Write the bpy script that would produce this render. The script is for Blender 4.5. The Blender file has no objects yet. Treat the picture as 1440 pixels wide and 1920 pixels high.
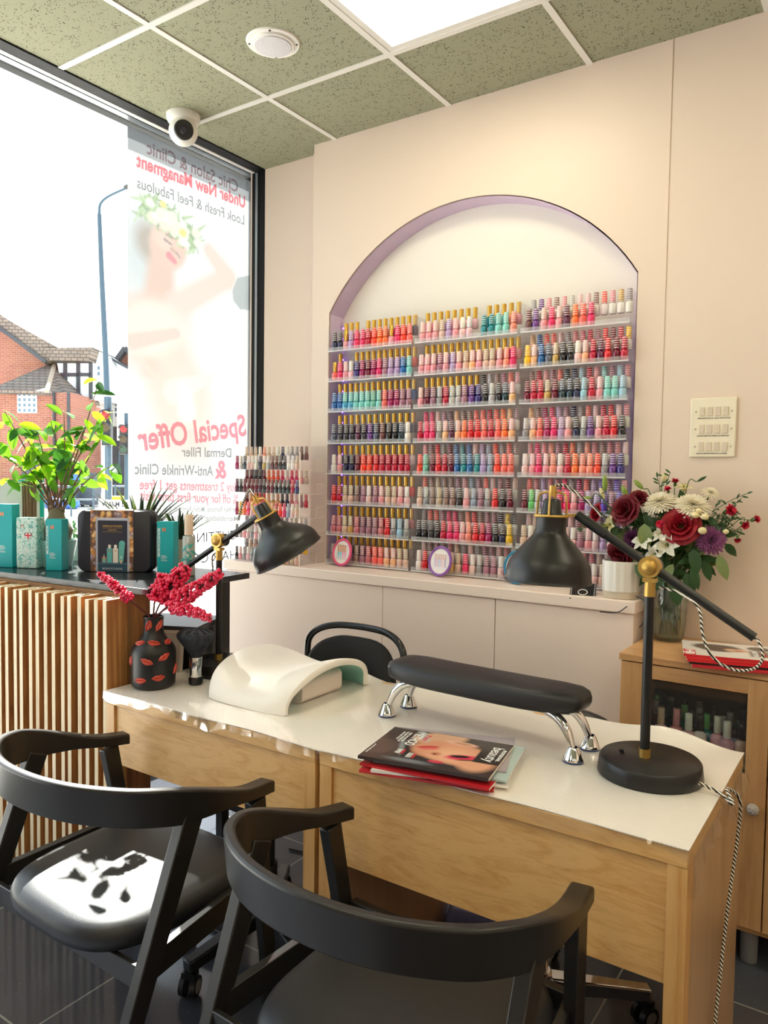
import bpy, bmesh, math, random
import numpy as np
from mathutils import Matrix, Vector, Euler

SC = bpy.context.scene
COL = SC.collection
PI = math.pi
random.seed(7)

# ---------------------------------------------------------------- camera
H = 1.46                                   # eye height
FPX = 1424.7                               # focal length in pixels of a 1440 x 1920 frame
RW = np.array([[0.82936892, 0.03872996, -0.55735732],
               [0.55851913, -0.03199849, 0.82887422],
               [0.01426767, -0.99873725, -0.04816998]])
cam_d = bpy.data.cameras.new('camera'); cam = bpy.data.objects.new('camera', cam_d); COL.objects.link(cam)
cam_d.sensor_fit = 'VERTICAL'; cam_d.sensor_height = 36.0; cam_d.lens = FPX / 1920 * 36.0
cam_d.clip_start = 0.02; cam_d.clip_end = 400
_m = Matrix.Identity(4)
for i in range(3):
    _m[i][0] = RW[i][0]; _m[i][1] = -RW[i][1]; _m[i][2] = -RW[i][2]
_m[2][3] = H
cam.matrix_world = _m
SC.camera = cam

def ray(px, py):
    return RW @ np.array([px - 720.0, py - 960.0, FPX])
def PX(px, py, x):                         # the point of a wall x = const seen at a pixel
    d = ray(px, py); d = d * (x / d[0]); return Vector((d[0], d[1], d[2] + H))
def PY(px, py, y):
    d = ray(px, py); d = d * (y / d[1]); return Vector((d[0], d[1], d[2] + H))
def PZ(px, py, z):
    d = ray(px, py); d = d * ((z - H) / d[2]); return Vector((d[0], d[1], z))
def PD(px, py, dep):                       # at a depth along the camera axis
    d = RW @ np.array([(px - 720.0) / FPX * dep, (py - 960.0) / FPX * dep, dep]); return Vector((d[0], d[1], d[2] + H))

# ---------------------------------------------------------------- light and exposure
SKY, SUN, PANEL = 2.3, 36.0, 11.0
SUN_DIR = Vector((1.00, -0.69, -1.28))
w = bpy.data.worlds.new('sky'); SC.world = w; w.use_nodes = True
nt = w.node_tree; nt.nodes.clear()
wo = nt.nodes.new('ShaderNodeOutputWorld'); bg = nt.nodes.new('ShaderNodeBackground')
tc = nt.nodes.new('ShaderNodeTexCoord'); sp = nt.nodes.new('ShaderNodeSeparateXYZ'); cr = nt.nodes.new('ShaderNodeValToRGB')
cr.color_ramp.elements[0].position = 0.0; cr.color_ramp.elements[0].color = (0.94, 0.97, 1.0, 1)
cr.color_ramp.elements[1].position = 0.8; cr.color_ramp.elements[1].color = (0.72, 0.86, 1.0, 1)
nt.links.new(tc.outputs['Generated'], sp.inputs[0]); nt.links.new(sp.outputs['Z'], cr.inputs[0])
nt.links.new(cr.outputs[0], bg.inputs[0]); nt.links.new(bg.outputs[0], wo.inputs[0])
bg.inputs[1].default_value = SKY
sd = bpy.data.lights.new('sun', 'SUN'); sun = bpy.data.objects.new('sun', sd); COL.objects.link(sun)
sd.energy = SUN; sd.angle = math.radians(0.6); sd.color = (1.0, 0.965, 0.90)
sun.rotation_euler = SUN_DIR.to_track_quat('-Z', 'Y').to_euler(); sun.location = (-6, 5, 7)
SC.view_settings.view_transform = 'Standard'; SC.view_settings.look = 'None'
SC.view_settings.exposure = 0.18; SC.view_settings.gamma = 1.0; SC.view_settings.use_curve_mapping = False
cy = SC.cycles
cy.max_bounces = 8; cy.diffuse_bounces = 5; cy.glossy_bounces = 4; cy.transmission_bounces = 6; cy.transparent_max_bounces = 32
cy.caustics_reflective = False; cy.caustics_refractive = False; cy.sample_clamp_indirect = 6.0
cy.use_denoising = True

# ---------------------------------------------------------------- materials
def lin(v):
    v = v / 255.0
    return v / 12.92 if v <= 0.04045 else ((v + 0.055) / 1.055) ** 2.4
def rgb(c):
    if isinstance(c, str): c = tuple(int(c[i:i+2], 16) for i in (0, 2, 4))
    return (lin(c[0]), lin(c[1]), lin(c[2]), 1.0)
MATS = {}
class NT:
    def __init__(s, name):
        s.m = bpy.data.materials.new(name); s.m.use_nodes = True; s.t = s.m.node_tree; s.t.nodes.clear()
        s.out = s.n('ShaderNodeOutputMaterial'); MATS[name] = s.m
    def n(s, typ, **kw):
        nd = s.t.nodes.new(typ)
        for k, v in kw.items():
            if k.startswith('i_'):
                k = k[2:]; k = int(k) if k.isdigit() else k.replace('_', ' ')
                nd.inputs[k].default_value = v
            else: setattr(nd, k, v)
        return nd
    def l(s, a, b): s.t.links.new(a, b)
    def pr(s, col=None, rough=0.5, metal=0.0, **kw):
        p = s.n('ShaderNodeBsdfPrincipled')
        if col is not None: p.inputs['Base Color'].default_value = rgb(col) if not (isinstance(col, tuple) and len(col) == 4) else col
        p.inputs['Roughness'].default_value = rough; p.inputs['Metallic'].default_value = metal
        for k, v in kw.items(): p.inputs[k.replace('_', ' ')].default_value = v
        s.l(p.outputs[0], s.out.inputs[0]); s.p = p
        return p
    def tex(s, kind='Object', scale=(1, 1, 1), rot=(0, 0, 0)):
        t = s.n('ShaderNodeTexCoord'); m = s.n('ShaderNodeMapping')
        m.inputs['Scale'].default_value = scale; m.inputs['Rotation'].default_value = rot
        s.l(t.outputs[kind], m.inputs[0]); return m.outputs[0]
    def noise(s, vec, scale, detail=3.0, rough=0.5, dist=0.0):
        n = s.n('ShaderNodeTexNoise'); n.inputs['Scale'].default_value = scale; n.inputs['Detail'].default_value = detail
        n.inputs['Roughness'].default_value = rough; n.inputs['Distortion'].default_value = dist
        if vec is not None: s.l(vec, n.inputs['Vector'])
        return n
    def ramp(s, fac, stops):
        r = s.n('ShaderNodeValToRGB'); e = r.color_ramp.elements
        while len(e) < len(stops): e.new(0.5)
        for k, (p, c) in enumerate(stops):
            e[k].position = p; e[k].color = rgb(c)
        s.l(fac, r.inputs[0]); return r.outputs[0]
    def bump(s, h, strength=0.2, dist=0.01):
        b = s.n('ShaderNodeBump'); b.inputs['Strength'].default_value = strength; b.inputs['Distance'].default_value = dist
        s.l(h, b.inputs['Height']); s.l(b.outputs[0], s.p.inputs['Normal'])
def mat(name, col, rough=0.5, metal=0.0, bump=None, **kw):
    if name in MATS: return MATS[name]
    a = NT(name); a.pr(col, rough, metal, **kw)
    if bump:
        n = a.noise(a.tex(), bump[0], 4.0); a.bump(n.outputs['Fac'], bump[1], bump[2] if len(bump) > 2 else 0.01)
    return a.m
def wood(name, stops, stretch, scale=9.0, rough=0.45, dist=1.2, fine=0.35):
    a = NT(name); a.pr('888888', rough)
    v = a.tex('Object', stretch)
    n = a.noise(v, scale, 6.0, 0.6, dist)
    n2 = a.noise(v, scale * 7, 3.0, 0.7)
    mx = a.n('ShaderNodeMath', operation='MULTIPLY_ADD'); mx.inputs[1].default_value = fine
    a.l(n2.outputs['Fac'], mx.inputs[0]); a.l(n.outputs['Fac'], mx.inputs[2])
    a.l(a.ramp(mx.outputs[0], stops), a.p.inputs['Base Color'])
    a.bump(n2.outputs['Fac'], 0.08, 0.004)
    return a.m
def glassy(name, tint=(1, 1, 1), gloss=0.06, rough=0.02, white=0.0, graze=0.35):
    a = NT(name)
    t = a.n('ShaderNodeBsdfTransparent'); t.inputs[0].default_value = (*tint, 1)
    g = a.n('ShaderNodeBsdfGlossy'); g.inputs['Roughness'].default_value = rough
    lw = a.n('ShaderNodeLayerWeight'); lw.inputs[0].default_value = 0.25
    m1 = a.n('ShaderNodeMath', operation='MULTIPLY_ADD'); m1.inputs[1].default_value = graze; m1.inputs[2].default_value = gloss
    a.l(lw.outputs['Fresnel'], m1.inputs[0])
    mx = a.n('ShaderNodeMixShader'); a.l(m1.outputs[0], mx.inputs[0]); a.l(t.outputs[0], mx.inputs[1]); a.l(g.outputs[0], mx.inputs[2])
    last = mx
    if white > 0:
        d = a.n('ShaderNodeBsdfDiffuse'); d.inputs[0].default_value = (0.9, 0.9, 0.92, 1)
        m2 = a.n('ShaderNodeMixShader'); m2.inputs[0].default_value = white
        a.l(mx.outputs[0], m2.inputs[1]); a.l(d.outputs[0], m2.inputs[2]); last = m2
    a.l(last.outputs[0], a.out.inputs[0])
    return a.m
def emit(name, col, strength):
    a = NT(name); e = a.n('ShaderNodeEmission'); e.inputs[0].default_value = rgb(col); e.inputs[1].default_value = strength
    a.l(e.outputs[0], a.out.inputs[0]); return a.m
def ink(name, col):                          # a see-through film of ink
    a = NT(name); t = a.n('ShaderNodeBsdfTransparent'); t.inputs[0].default_value = rgb(col); a.l(t.outputs[0], a.out.inputs[0]); return a.m
def leafy(name, col, trans, rough=0.4, mixf=0.4):
    a = NT(name)
    p = a.n('ShaderNodeBsdfPrincipled'); p.inputs['Base Color'].default_value = rgb(col); p.inputs['Roughness'].default_value = rough
    t = a.n('ShaderNodeBsdfTranslucent'); t.inputs[0].default_value = rgb(trans)
    mx = a.n('ShaderNodeMixShader'); mx.inputs[0].default_value = mixf
    a.l(p.outputs[0], mx.inputs[1]); a.l(t.outputs[0], mx.inputs[2]); a.l(mx.outputs[0], a.out.inputs[0])
    return a.m

# ---------------------------------------------------------------- geometry
class G:
    """Collects vertices and faces; build() links them as ONE mesh object."""
    def __init__(s, M=None): s.v = []; s.f = []; s.mi = []; s.M = M; s.k = 0
    def add(s, vs, fs):
        b = len(s.v)
        s.v += [tuple(s.M @ Vector(p)) for p in vs] if s.M is not None else [tuple(p) for p in vs]
        s.f += [tuple(b + i for i in f) for f in fs]; s.mi += [s.k] * len(fs)
        return s
    def box(s, x0, x1, y0, y1, z0, z1):
        return s.add([(x0,y0,z0),(x1,y0,z0),(x1,y1,z0),(x0,y1,z0),(x0,y0,z1),(x1,y0,z1),(x1,y1,z1),(x0,y1,z1)],
                     [(0,3,2,1),(4,5,6,7),(0,1,5,4),(1,2,6,5),(2,3,7,6),(3,0,4,7)])
    def hexa(s, q0, q1):                    # two matching quads
        return s.add(list(q0) + list(q1), [(3,2,1,0),(4,5,6,7),(0,1,5,4),(1,2,6,5),(2,3,7,6),(3,0,4,7)])
    def bar(s, a, b, w, d, up=(0, 0, 1), w2=None, d2=None):
        a, b = Vector(a), Vector(b); t = (b - a).normalized(); u = t.cross(Vector(up))
        if u.length < 1e-4: u = t.cross(Vector((1, 0, 0)))
        u.normalize(); n = t.cross(u)
        w2 = w if w2 is None else w2; d2 = d if d2 is None else d2
        q = lambda c, W, D: [c - u*W/2 - n*D/2, c + u*W/2 - n*D/2, c + u*W/2 + n*D/2, c - u*W/2 + n*D/2]
        return s.hexa(q(a, w, d), q(b, w2, d2))
    def rings(s, rs, cap0=True, cap1=True, closed=True):
        n = len(rs[0]); vs = [p for r in rs for p in r]; fs = []
        for i in range(len(rs) - 1):
            for j in range(n if closed else n - 1):
                k = (j + 1) % n
                fs.append((i*n + j, i*n + k, (i+1)*n + k, (i+1)*n + j))
        if cap0: fs.append(tuple(range(n - 1, -1, -1)))
        if cap1: fs.append(tuple((len(rs)-1)*n + j for j in range(n)))
        return s.add(vs, fs)
    def lathe(s, prof, seg=24, c=(0, 0, 0), M=None, cap0=False, cap1=False, sx=1.0, sy=1.0):
        rs = []
        for r, z in prof:
            ring = []
            for j in range(seg):
                a = 2*PI*j/seg; p = Vector((r*sx*math.cos(a), r*sy*math.sin(a), z))
                if M is not None: p = M @ p
                ring.append(p + Vector(c))
            rs.append(ring)
        return s.rings(rs, cap0, cap1)
    def cyl(s, a, b, r0, r1=None, seg=16, cap=True):
        a, b = Vector(a), Vector(b); r1 = r0 if r1 is None else r1
        M = (b - a).to_track_quat('Z', 'Y').to_matrix(); L = (b - a).length
        return s.lathe([(r0, 0), (r1, L)], seg, a, M, cap, cap)
    def tube(s, pts, r, seg=10, smooth=0, cap=True, closed=False):
        P = [Vector(p) for p in pts]
        if smooth: P = catmull(P, smooth, closed)
        n = len(P); R = r if isinstance(r, (list, tuple)) else [r] * n
        if len(R) != n:
            R = [float(np.interp(i/(n-1), np.linspace(0, 1, len(R)), R)) for i in range(n)]
        rs = []; u = None
        for i in range(n):
            if closed: t = P[(i+1) % n] - P[i-1]
            else: t = P[min(i+1, n-1)] - P[max(i-1, 0)]
            t.normalize()
            if u is None:
                u = t.cross(Vector((0, 0, 1)))
                if u.length < 1e-3: u = t.cross(Vector((1, 0, 0)))
            u = (u - t * u.dot(t)).normalized(); w_ = t.cross(u)
            rs.append([P[i] + (u*math.cos(2*PI*j/seg) + w_*math.sin(2*PI*j/seg)) * R[i] for j in range(seg)])
        if closed: rs.append(rs[0]); cap = False
        return s.rings(rs, cap, cap)
    def ball(s, c, r, seg=12, rows=8, sc=(1, 1, 1), M=None):
        prof = [(r*math.sin(PI*i/rows) + 1e-6, -r*math.cos(PI*i/rows)) for i in range(rows + 1)]
        S = Matrix.Diagonal((*sc,)).to_3x3()
        if M is not None: S = M @ S
        return s.lathe(prof, seg, c, S)
    def prism(s, poly, axis, a0, a1):       # poly in the other two axes
        def mk(p, a):
            return {'x': (a, p[0], p[1]), 'y': (p[0], a, p[1]), 'z': (p[0], p[1], a)}[axis]
        return s.rings([[mk(p, a0) for p in poly], [mk(p, a1) for p in poly]])
    def surf(s, fn, nu, nv, thick=0.0):     # fn(u, v) -> point
        P = [[Vector(fn(i/nu, j/nv)) for i in range(nu+1)] for j in range(nv+1)]
        W = nu + 1; vs = [p for r in P for p in r]
        fs = [(j*W+i, j*W+i+1, (j+1)*W+i+1, (j+1)*W+i) for j in range(nv) for i in range(nu)]
        if thick:
            N = []
            for j in range(nv+1):
                for i in range(nu+1):
                    du = P[j][min(i+1, nu)] - P[j][max(i-1, 0)]; dv = P[min(j+1, nv)][i] - P[max(j-1, 0)][i]
                    N.append(du.cross(dv).normalized())
            b = len(vs); vs += [p - n_*thick for p, n_ in zip(vs, N)]
            fs += [(b+f[3], b+f[2], b+f[1], b+f[0]) for f in list(fs)]
            edge = [i for i in range(W)] + [j*W+nu for j in range(1, nv+1)] + [nv*W+i for i in range(nu-1, -1, -1)] + [j*W for j in range(nv-1, 0, -1)]
            for k in range(len(edge)):
                a_, c_ = edge[k], edge[(k+1) % len(edge)]; fs.append((c_, a_, b+a_, b+c_))
        return s.add(vs, fs)
    def leaf(s, base, d, up, L, W, droop=0.15, fold=0.12, n=4):
        base, d, up = Vector(base), Vector(d).normalized(), Vector(up)
        side = d.cross(up)
        if side.length < 1e-3: side = d.cross(Vector((1, 0, 0.3)))
        side.normalize(); nrm = side.cross(d)
        vs = []; fs = []
        for i in range(n + 1):
            t = i / n; wd = W/2 * math.sin(PI * min(1, t*0.92 + 0.06)) ** 0.8 if 0 < i < n else 0.0008
            c = base + d*(L*t) - nrm*(droop*L*t*t)
            vs += [c - side*wd + nrm*(fold*wd), c, c + side*wd + nrm*(fold*wd)]
        for i in range(n):
            a_ = 3*i; fs += [(a_, a_+1, a_+4, a_+3), (a_+1, a_+2, a_+5, a_+4)]
        return s.add(vs, fs)
    def blade(s, base, d, L, W, bend, n=5, th=0.004):
        base, d = Vector(base), Vector(d).normalized(); out = Vector((d.x, d.y, 0))
        out = out.normalized() if out.length > 1e-3 else Vector((1, 0, 0)); side = Vector((-out.y, out.x, 0))
        rs = []
        for i in range(n + 1):
            t = i/n; c = base + d*L*t + out*(bend*L*t*t) - Vector((0, 0, 0.25*abs(bend)*L*t*t)); wd = W/2*(1-t)**0.7 + 0.0004; h = th*(1-t) + 0.0003
            up = side.cross(d)
            rs.append([c - side*wd + up*h*0.8, c - up*h, c + side*wd + up*h*0.8, c + up*h*0.15])
        return s.rings(rs)
    def mesh(s, name, mats, ang=38):
        me = bpy.data.meshes.new(name); me.from_pydata(s.v, [], s.f)
        for m in (mats if isinstance(mats, (list, tuple)) else [mats]): me.materials.append(m)
        if s.k or any(s.mi): me.polygons.foreach_set('material_index', s.mi)
        me.polygons.foreach_set('use_smooth', [True] * len(me.polygons))
        me.validate(); me.update()
        bm = bmesh.new(); bm.from_mesh(me); bmesh.ops.recalc_face_normals(bm, faces=bm.faces); bm.to_mesh(me); bm.free()
        if ang is not None: me.set_sharp_from_angle(angle=math.radians(ang))
        return me
    def build(s, name, mats, parent=None, ang=38, bev=0.0, seg=2, loc=None, label=None, sub=0):
        o = bpy.data.objects.new(name, s.mesh(name, mats, ang)); COL.objects.link(o)
        if parent is not None: o.parent = parent
        if loc is not None: o.location = loc
        if label: o['label'] = label
        if bev:
            b = o.modifiers.new('edge', 'BEVEL'); b.width = bev; b.segments = seg; b.limit_method = 'ANGLE'; b.angle_limit = math.radians(40)
            b.harden_normals = False
        if sub:
            b = o.modifiers.new('sub', 'SUBSURF'); b.levels = sub; b.render_levels = sub
        return o

def catmull(P, k, closed=False):
    out = []; n = len(P)
    for i in range(n if closed else n - 1):
        p0 = P[(i-1) % n] if closed or i > 0 else P[0]*2 - P[1]
        p1, p2 = P[i], P[(i+1) % n]
        p3 = P[(i+2) % n] if closed or i + 2 < n else P[-1]*2 - P[-2]
        for j in range(k):
            t = j/k
            out.append(0.5*((2*p1) + (p2-p0)*t + (2*p0-5*p1+4*p2-p3)*t*t + (3*p1-p0-3*p2+p3)*t**3))
    if not closed: out.append(P[-1].copy())
    return out
def frame(loc, rz=0.0, rx=0.0, ry=0.0):
    return Matrix.Translation(Vector(loc)) @ Euler((rx, ry, rz)).to_matrix().to_4x4()
def thing(name, label, cat, loc=(0, 0, 0), rz=0.0, group=None, rot=None):
    o = bpy.data.objects.new(name, None); COL.objects.link(o); o.empty_display_size = 0.05
    o.location = loc; o.rotation_euler = rot if rot is not None else (0, 0, rz)
    o['label'] = label; o['category'] = cat
    if group: o['group'] = group
    return o
def tag(o, label, cat, group=None, kind=None):
    o['label'] = label; o['category'] = cat
    if group: o['group'] = group
    if kind: o['kind'] = kind
    return o
def struct(o, label=None):
    o['kind'] = 'structure'
    if label: o['label'] = label
    return o
def text(name, body, size, m, parent=None, M=None, ext=0.0003, bold=0.0, align='CENTER', width=None, spacing=1.0):
    """Lettering as a mesh: local x along the line, local y up the letters, local z out of the surface."""
    cu = bpy.data.curves.new(name, 'FONT'); cu.body = body; cu.size = size; cu.align_x = align; cu.align_y = 'CENTER'
    cu.extrude = ext; cu.offset = bold; cu.space_character = spacing; cu.resolution_u = 3
    tmp = bpy.data.objects.new(name + '_tmp', cu); COL.objects.link(tmp)
    dg = bpy.context.evaluated_depsgraph_get(); dg.update()
    me = bpy.data.meshes.new_from_object(tmp.evaluated_get(dg)); me.name = name
    bpy.data.objects.remove(tmp); bpy.data.curves.remove(cu)
    me.materials.clear(); me.materials.append(m)
    if width and len(me.vertices):
        xs = [v.co.x for v in me.vertices]; k = width / max(1e-6, max(xs) - min(xs))
        for v in me.vertices: v.co.x *= k
    o = bpy.data.objects.new(name, me); COL.objects.link(o)
    if parent is not None: o.parent = parent
    if M is not None: o.matrix_local = M
    return o
def axes(o, x, y, z):                      # matrix from origin and axis vectors
    m = Matrix.Identity(4)
    for i in range(3): m[i][0] = x[i]; m[i][1] = y[i]; m[i][2] = z[i]; m[i][3] = o[i]
    return m
def copy_thing(o, kids, **props):          # a thing and its parts
    r = o.copy(); COL.objects.link(r)
    for ch in kids:
        c = ch.copy(); COL.objects.link(c); c.parent = r
    for k, v in props.items(): r[k] = v
    return r
# printed artwork: a fine grid of coloured vertices, painted with soft shapes
class Art:
    def __init__(s, w, h, n, base):
        s.w, s.h = w, h; s.nx = n; s.ny = max(2, int(n * h / w))
        gx, gy = np.meshgrid(np.linspace(0, w, s.nx+1), np.linspace(0, h, s.ny+1)); s.x = gx.ravel(); s.y = gy.ravel()
        s.c = np.tile(np.array(rgb(base)[:3]), (len(s.x), 1))
    def mixin(s, m, col, a=1.0):
        m = (np.clip(m, 0, 1) * a)[:, None]; s.c = s.c*(1-m) + np.array(rgb(col)[:3])*m; return s
    def ell(s, cx, cy, rx, ry, col, rot=0.0, soft=0.1, a=1.0):
        dx, dy = s.x - cx, s.y - cy; c_, s_ = math.cos(rot), math.sin(rot)
        u = (dx*c_ + dy*s_)/rx; v = (-dx*s_ + dy*c_)/ry
        return s.mixin((1 - np.sqrt(u*u + v*v))/max(soft, 1e-3) + 0.5, col, a)
    def rect(s, x0, x1, y0, y1, col, soft=1e-4, a=1.0):
        d = np.minimum(np.minimum(s.x-x0, x1-s.x), np.minimum(s.y-y0, y1-s.y)); return s.mixin(d/soft + 0.5, col, a)
    def cap(s, p, q, r0, r1, col, soft=0.2, a=1.0):
        p, q = np.array(p), np.array(q); d = q - p; t = np.clip(((s.x-p[0])*d[0] + (s.y-p[1])*d[1])/(d@d), 0, 1)
        dist = np.hypot(s.x-(p[0]+t*d[0]), s.y-(p[1]+t*d[1])); r = r0 + (r1-r0)*t
        return s.mixin((1-dist/r)/soft + 0.5, col, a)
    def build(s, name, m, parent=None, M=None):
        W = s.nx + 1
        me = bpy.data.meshes.new(name)
        fs = [(j*W+i, j*W+i+1, (j+1)*W+i+1, (j+1)*W+i) for j in range(s.ny) for i in range(s.nx)]
        me.from_pydata([(a, b, 0.0) for a, b in zip(s.x.tolist(), s.y.tolist())], [], fs); me.materials.append(m)
        at = me.color_attributes.new('print', 'FLOAT_COLOR', 'POINT')
        at.data.foreach_set('color', np.concatenate([s.c, np.ones((len(s.c), 1))], 1).astype(np.float32).ravel())
        o = bpy.data.objects.new(name, me); COL.objects.link(o)
        if parent is not None: o.parent = parent
        if M is not None: o.matrix_local = M
        return o
def printed(name, rough=0.35, trans=0.0):
    a = NT(name); at = a.n('ShaderNodeAttribute'); at.attribute_name = 'print'
    if trans:
        d = a.n('ShaderNodeBsdfDiffuse'); t = a.n('ShaderNodeBsdfTranslucent'); mx = a.n('ShaderNodeMixShader'); mx.inputs[0].default_value = trans
        k_ = a.n('ShaderNodeMix', data_type='RGBA', blend_type='MULTIPLY'); k_.inputs[0].default_value = 1.0; k_.inputs[7].default_value = (.21, .21, .214, 1); a.l(at.outputs[0], k_.inputs[6])
        a.l(k_.outputs[2], d.inputs[0]); a.l(k_.outputs[2], t.inputs[0]); a.l(d.outputs[0], mx.inputs[1]); a.l(t.outputs[0], mx.inputs[2])
        tp = a.n('ShaderNodeBsdfTransparent'); m2 = a.n('ShaderNodeMixShader'); m2.inputs[0].default_value = 0.04
        a.l(mx.outputs[0], m2.inputs[1]); a.l(tp.outputs[0], m2.inputs[2]); a.l(m2.outputs[0], a.out.inputs[0])
    else:
        p = a.pr('ffffff', rough); a.l(at.outputs[0], p.inputs['Base Color'])
    return a.m
ORD = ['first', 'second', 'third', 'fourth', 'fifth', 'sixth', 'seventh', 'eighth', 'ninth', 'tenth', 'eleventh', 'twelfth',
       'thirteenth', 'fourteenth', 'fifteenth', 'sixteenth', 'seventeenth']

# shared materials
M_WALL = mat('wall_paint', (228, 210, 195), 0.42, bump=(60, 0.03, 0.002))
M_LILAC = mat('lilac_paint', (218, 196, 222), 0.5)
M_NICHE = mat('niche_paint', (236, 232, 224), 0.5, bump=(40, 0.05, 0.003))
M_BLACK = mat('black_metal', (22, 22, 23), 0.38, bump=(400, 0.02, 0.001))
M_BLACKWOOD = mat('black_stained_wood', (30, 28, 27), 0.36, bump=(120, 0.04, 0.002))
M_LEATHER = mat('black_leather', (32, 34, 38), 0.42, bump=(420, 0.12, 0.002))
M_FABRIC = mat('black_fabric', (20, 22, 26), 0.85, bump=(500, 0.2, 0.002))
M_GOLD = mat('brass', (214, 172, 84), 0.3, 1.0)
M_SATINGOLD = mat('satin_brass', (205, 168, 92), 0.42, 0.85)
M_CHROME = mat('chrome', (235, 235, 235), 0.06, 1.0)
M_WHITE = mat('white_plastic', (238, 236, 230), 0.4)
M_DARK = mat('dark_plastic', (26, 28, 30), 0.35)
M_FRAME = mat('dark_frame', (12, 14, 16), 0.6, **{'Specular IOR Level': .25})
M_GREYTXT = mat('grey_ink', (118, 122, 124), 0.7)
M_BLACKTXT = mat('black_ink', (24, 28, 38), 0.6)
M_PINKTXT = mat('rose_ink', (226, 84, 110), 0.7)
M_WHITETXT = mat('white_ink', (240, 240, 240), 0.6)
M_COPPER = mat('copper_foil', (226, 148, 112), 0.35, 0.3)
M_TEAL = mat('teal_card', (0, 170, 178), 0.45)
M_PRINT = printed('printed_card', 0.4)
M_GLOSSPRINT = printed('glossy_cover', 0.18)
M_BANNER = printed('printed_banner', 0.7, 0.75)
M_PANE = glassy('window_glass', (0.97, 0.985, 0.98), 0.02, 0.0)
M_ACRYLIC = glassy('clear_acrylic', (0.995, 0.995, 0.998), 0.008, 0.03, 0.010, 0.04)
M_ACRYLIC_EDGE = glassy('acrylic_edge', (0.99, 0.99, 0.995), 0.010, 0.05, 0.05, 0.05)
M_FILM = glassy('plastic_film', (0.98, 0.98, 0.97), 0.03, 0.08, 0.02)
M_CLEAR = glassy('clear_glass', (0.94, 0.97, 0.95), 0.05, 0.0, 0.02)
M_WATER = glassy('vase_water', (0.80, 0.86, 0.74), 0.05, 0.0, 0.03)
OAK = [(0.34, (164, 112, 56)), (0.52, (206, 154, 90)), (0.80, (224, 180, 118))]
M_OAKX = wood('oak_grain_across', OAK, (1.6, 6, 9), 2.2, 0.42, 2.6, .5)
M_OAKZ = wood('oak_grain_upright', OAK, (9, 9, 0.7), 2.4, 0.42, 0.8)
M_OAKSIDE = wood('smooth_oak_side', [(0.3, (176, 140, 102)), (0.8, (198, 162, 122))], (7, 7, 0.25), 2.0, 0.3, 0.2, 0.15)
BEECH = [(0.30, (176, 128, 82)), (0.6, (208, 162, 112)), (0.9, (222, 180, 130))]
M_BEECHX = wood('beech_grain_across', BEECH, (0.8, 6, 9), 2.0, 0.42, 0.9, 0.25)
M_BEECHZ = wood('beech_grain_upright', BEECH, (9, 9, 0.7), 2.0, 0.42, 0.9, 0.25)
def striped_cord(name, a_, b_):
    a = NT(name); a.pr('888888', 0.8); v = a.tex('Object', (1, 1, 1))
    wv = a.n('ShaderNodeTexWave'); wv.wave_type = 'BANDS'; wv.bands_direction = 'DIAGONAL'; wv.inputs['Scale'].default_value = 55; wv.inputs['Distortion'].default_value = 1.5
    a.l(v, wv.inputs['Vector']); a.l(a.ramp(wv.outputs['Fac'], [(0.45, a_), (0.55, b_)]), a.p.inputs['Base Color']); return a.m
M_CORD = striped_cord('woven_cord', (20, 20, 20), (235, 228, 215))
# ================================================================= THE ROOM
CEIL = 3.01
GX = -3.05                                  # window glass
XL, XR, YF, YB = -2.73, 2.4, -3.2, 2.93
# ---- floor: dark speckled tiles with pale joints
a = NT('floor_tile'); a.pr('26282e', 0.10, 0.0, **{'Specular IOR Level': 0.55})
v = a.tex('Object', (1, 1, 1))
br = a.n('ShaderNodeTexBrick'); br.offset = 0.0; br.squash = 1.0
for k_, v_ in dict(Scale=1.0, Mortar_Size=0.0028, Mortar_Smooth=0.0, Brick_Width=0.6, Row_Height=0.6).items(): br.inputs[k_.replace('_', ' ')].default_value = v_
br.inputs['Color1'].default_value = rgb('43464e'); br.inputs['Color2'].default_value = rgb('494c54'); br.inputs['Mortar'].default_value = rgb('8f8f8a')
mp = a.n('ShaderNodeMapping'); mp.inputs['Location'].default_value = (0.02, 0.13, 0)
a.l(v, mp.inputs[0]); a.l(mp.outputs[0], br.inputs['Vector'])
sn = a.noise(v, 130, 2.0, 0.6)
mx = a.n('ShaderNodeMix', data_type='RGBA'); a.l(a.ramp(sn.outputs['Fac'], [(0.70, (0, 0, 0)), (0.76, (255, 255, 255))]), mx.inputs[0])
a.l(br.outputs[0], mx.inputs[6]); mx.inputs[7].default_value = rgb('8c9098')
a.l(mx.outputs[2], a.p.inputs['Base Color'])
rn = a.noise(v, 3.0, 3.0); rm = a.n('ShaderNodeMapRange'); rm.inputs[3].default_value = 0.05; rm.inputs[4].default_value = 0.17
a.l(rn.outputs['Fac'], rm.inputs[0]); a.l(rm.outputs[0], a.p.inputs['Roughness'])
struct(G().box(-3.1, XR, YF, 3.25, -0.08, 0.0).build('floor', a.m), 'dark speckled floor tiles with pale grout')
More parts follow.
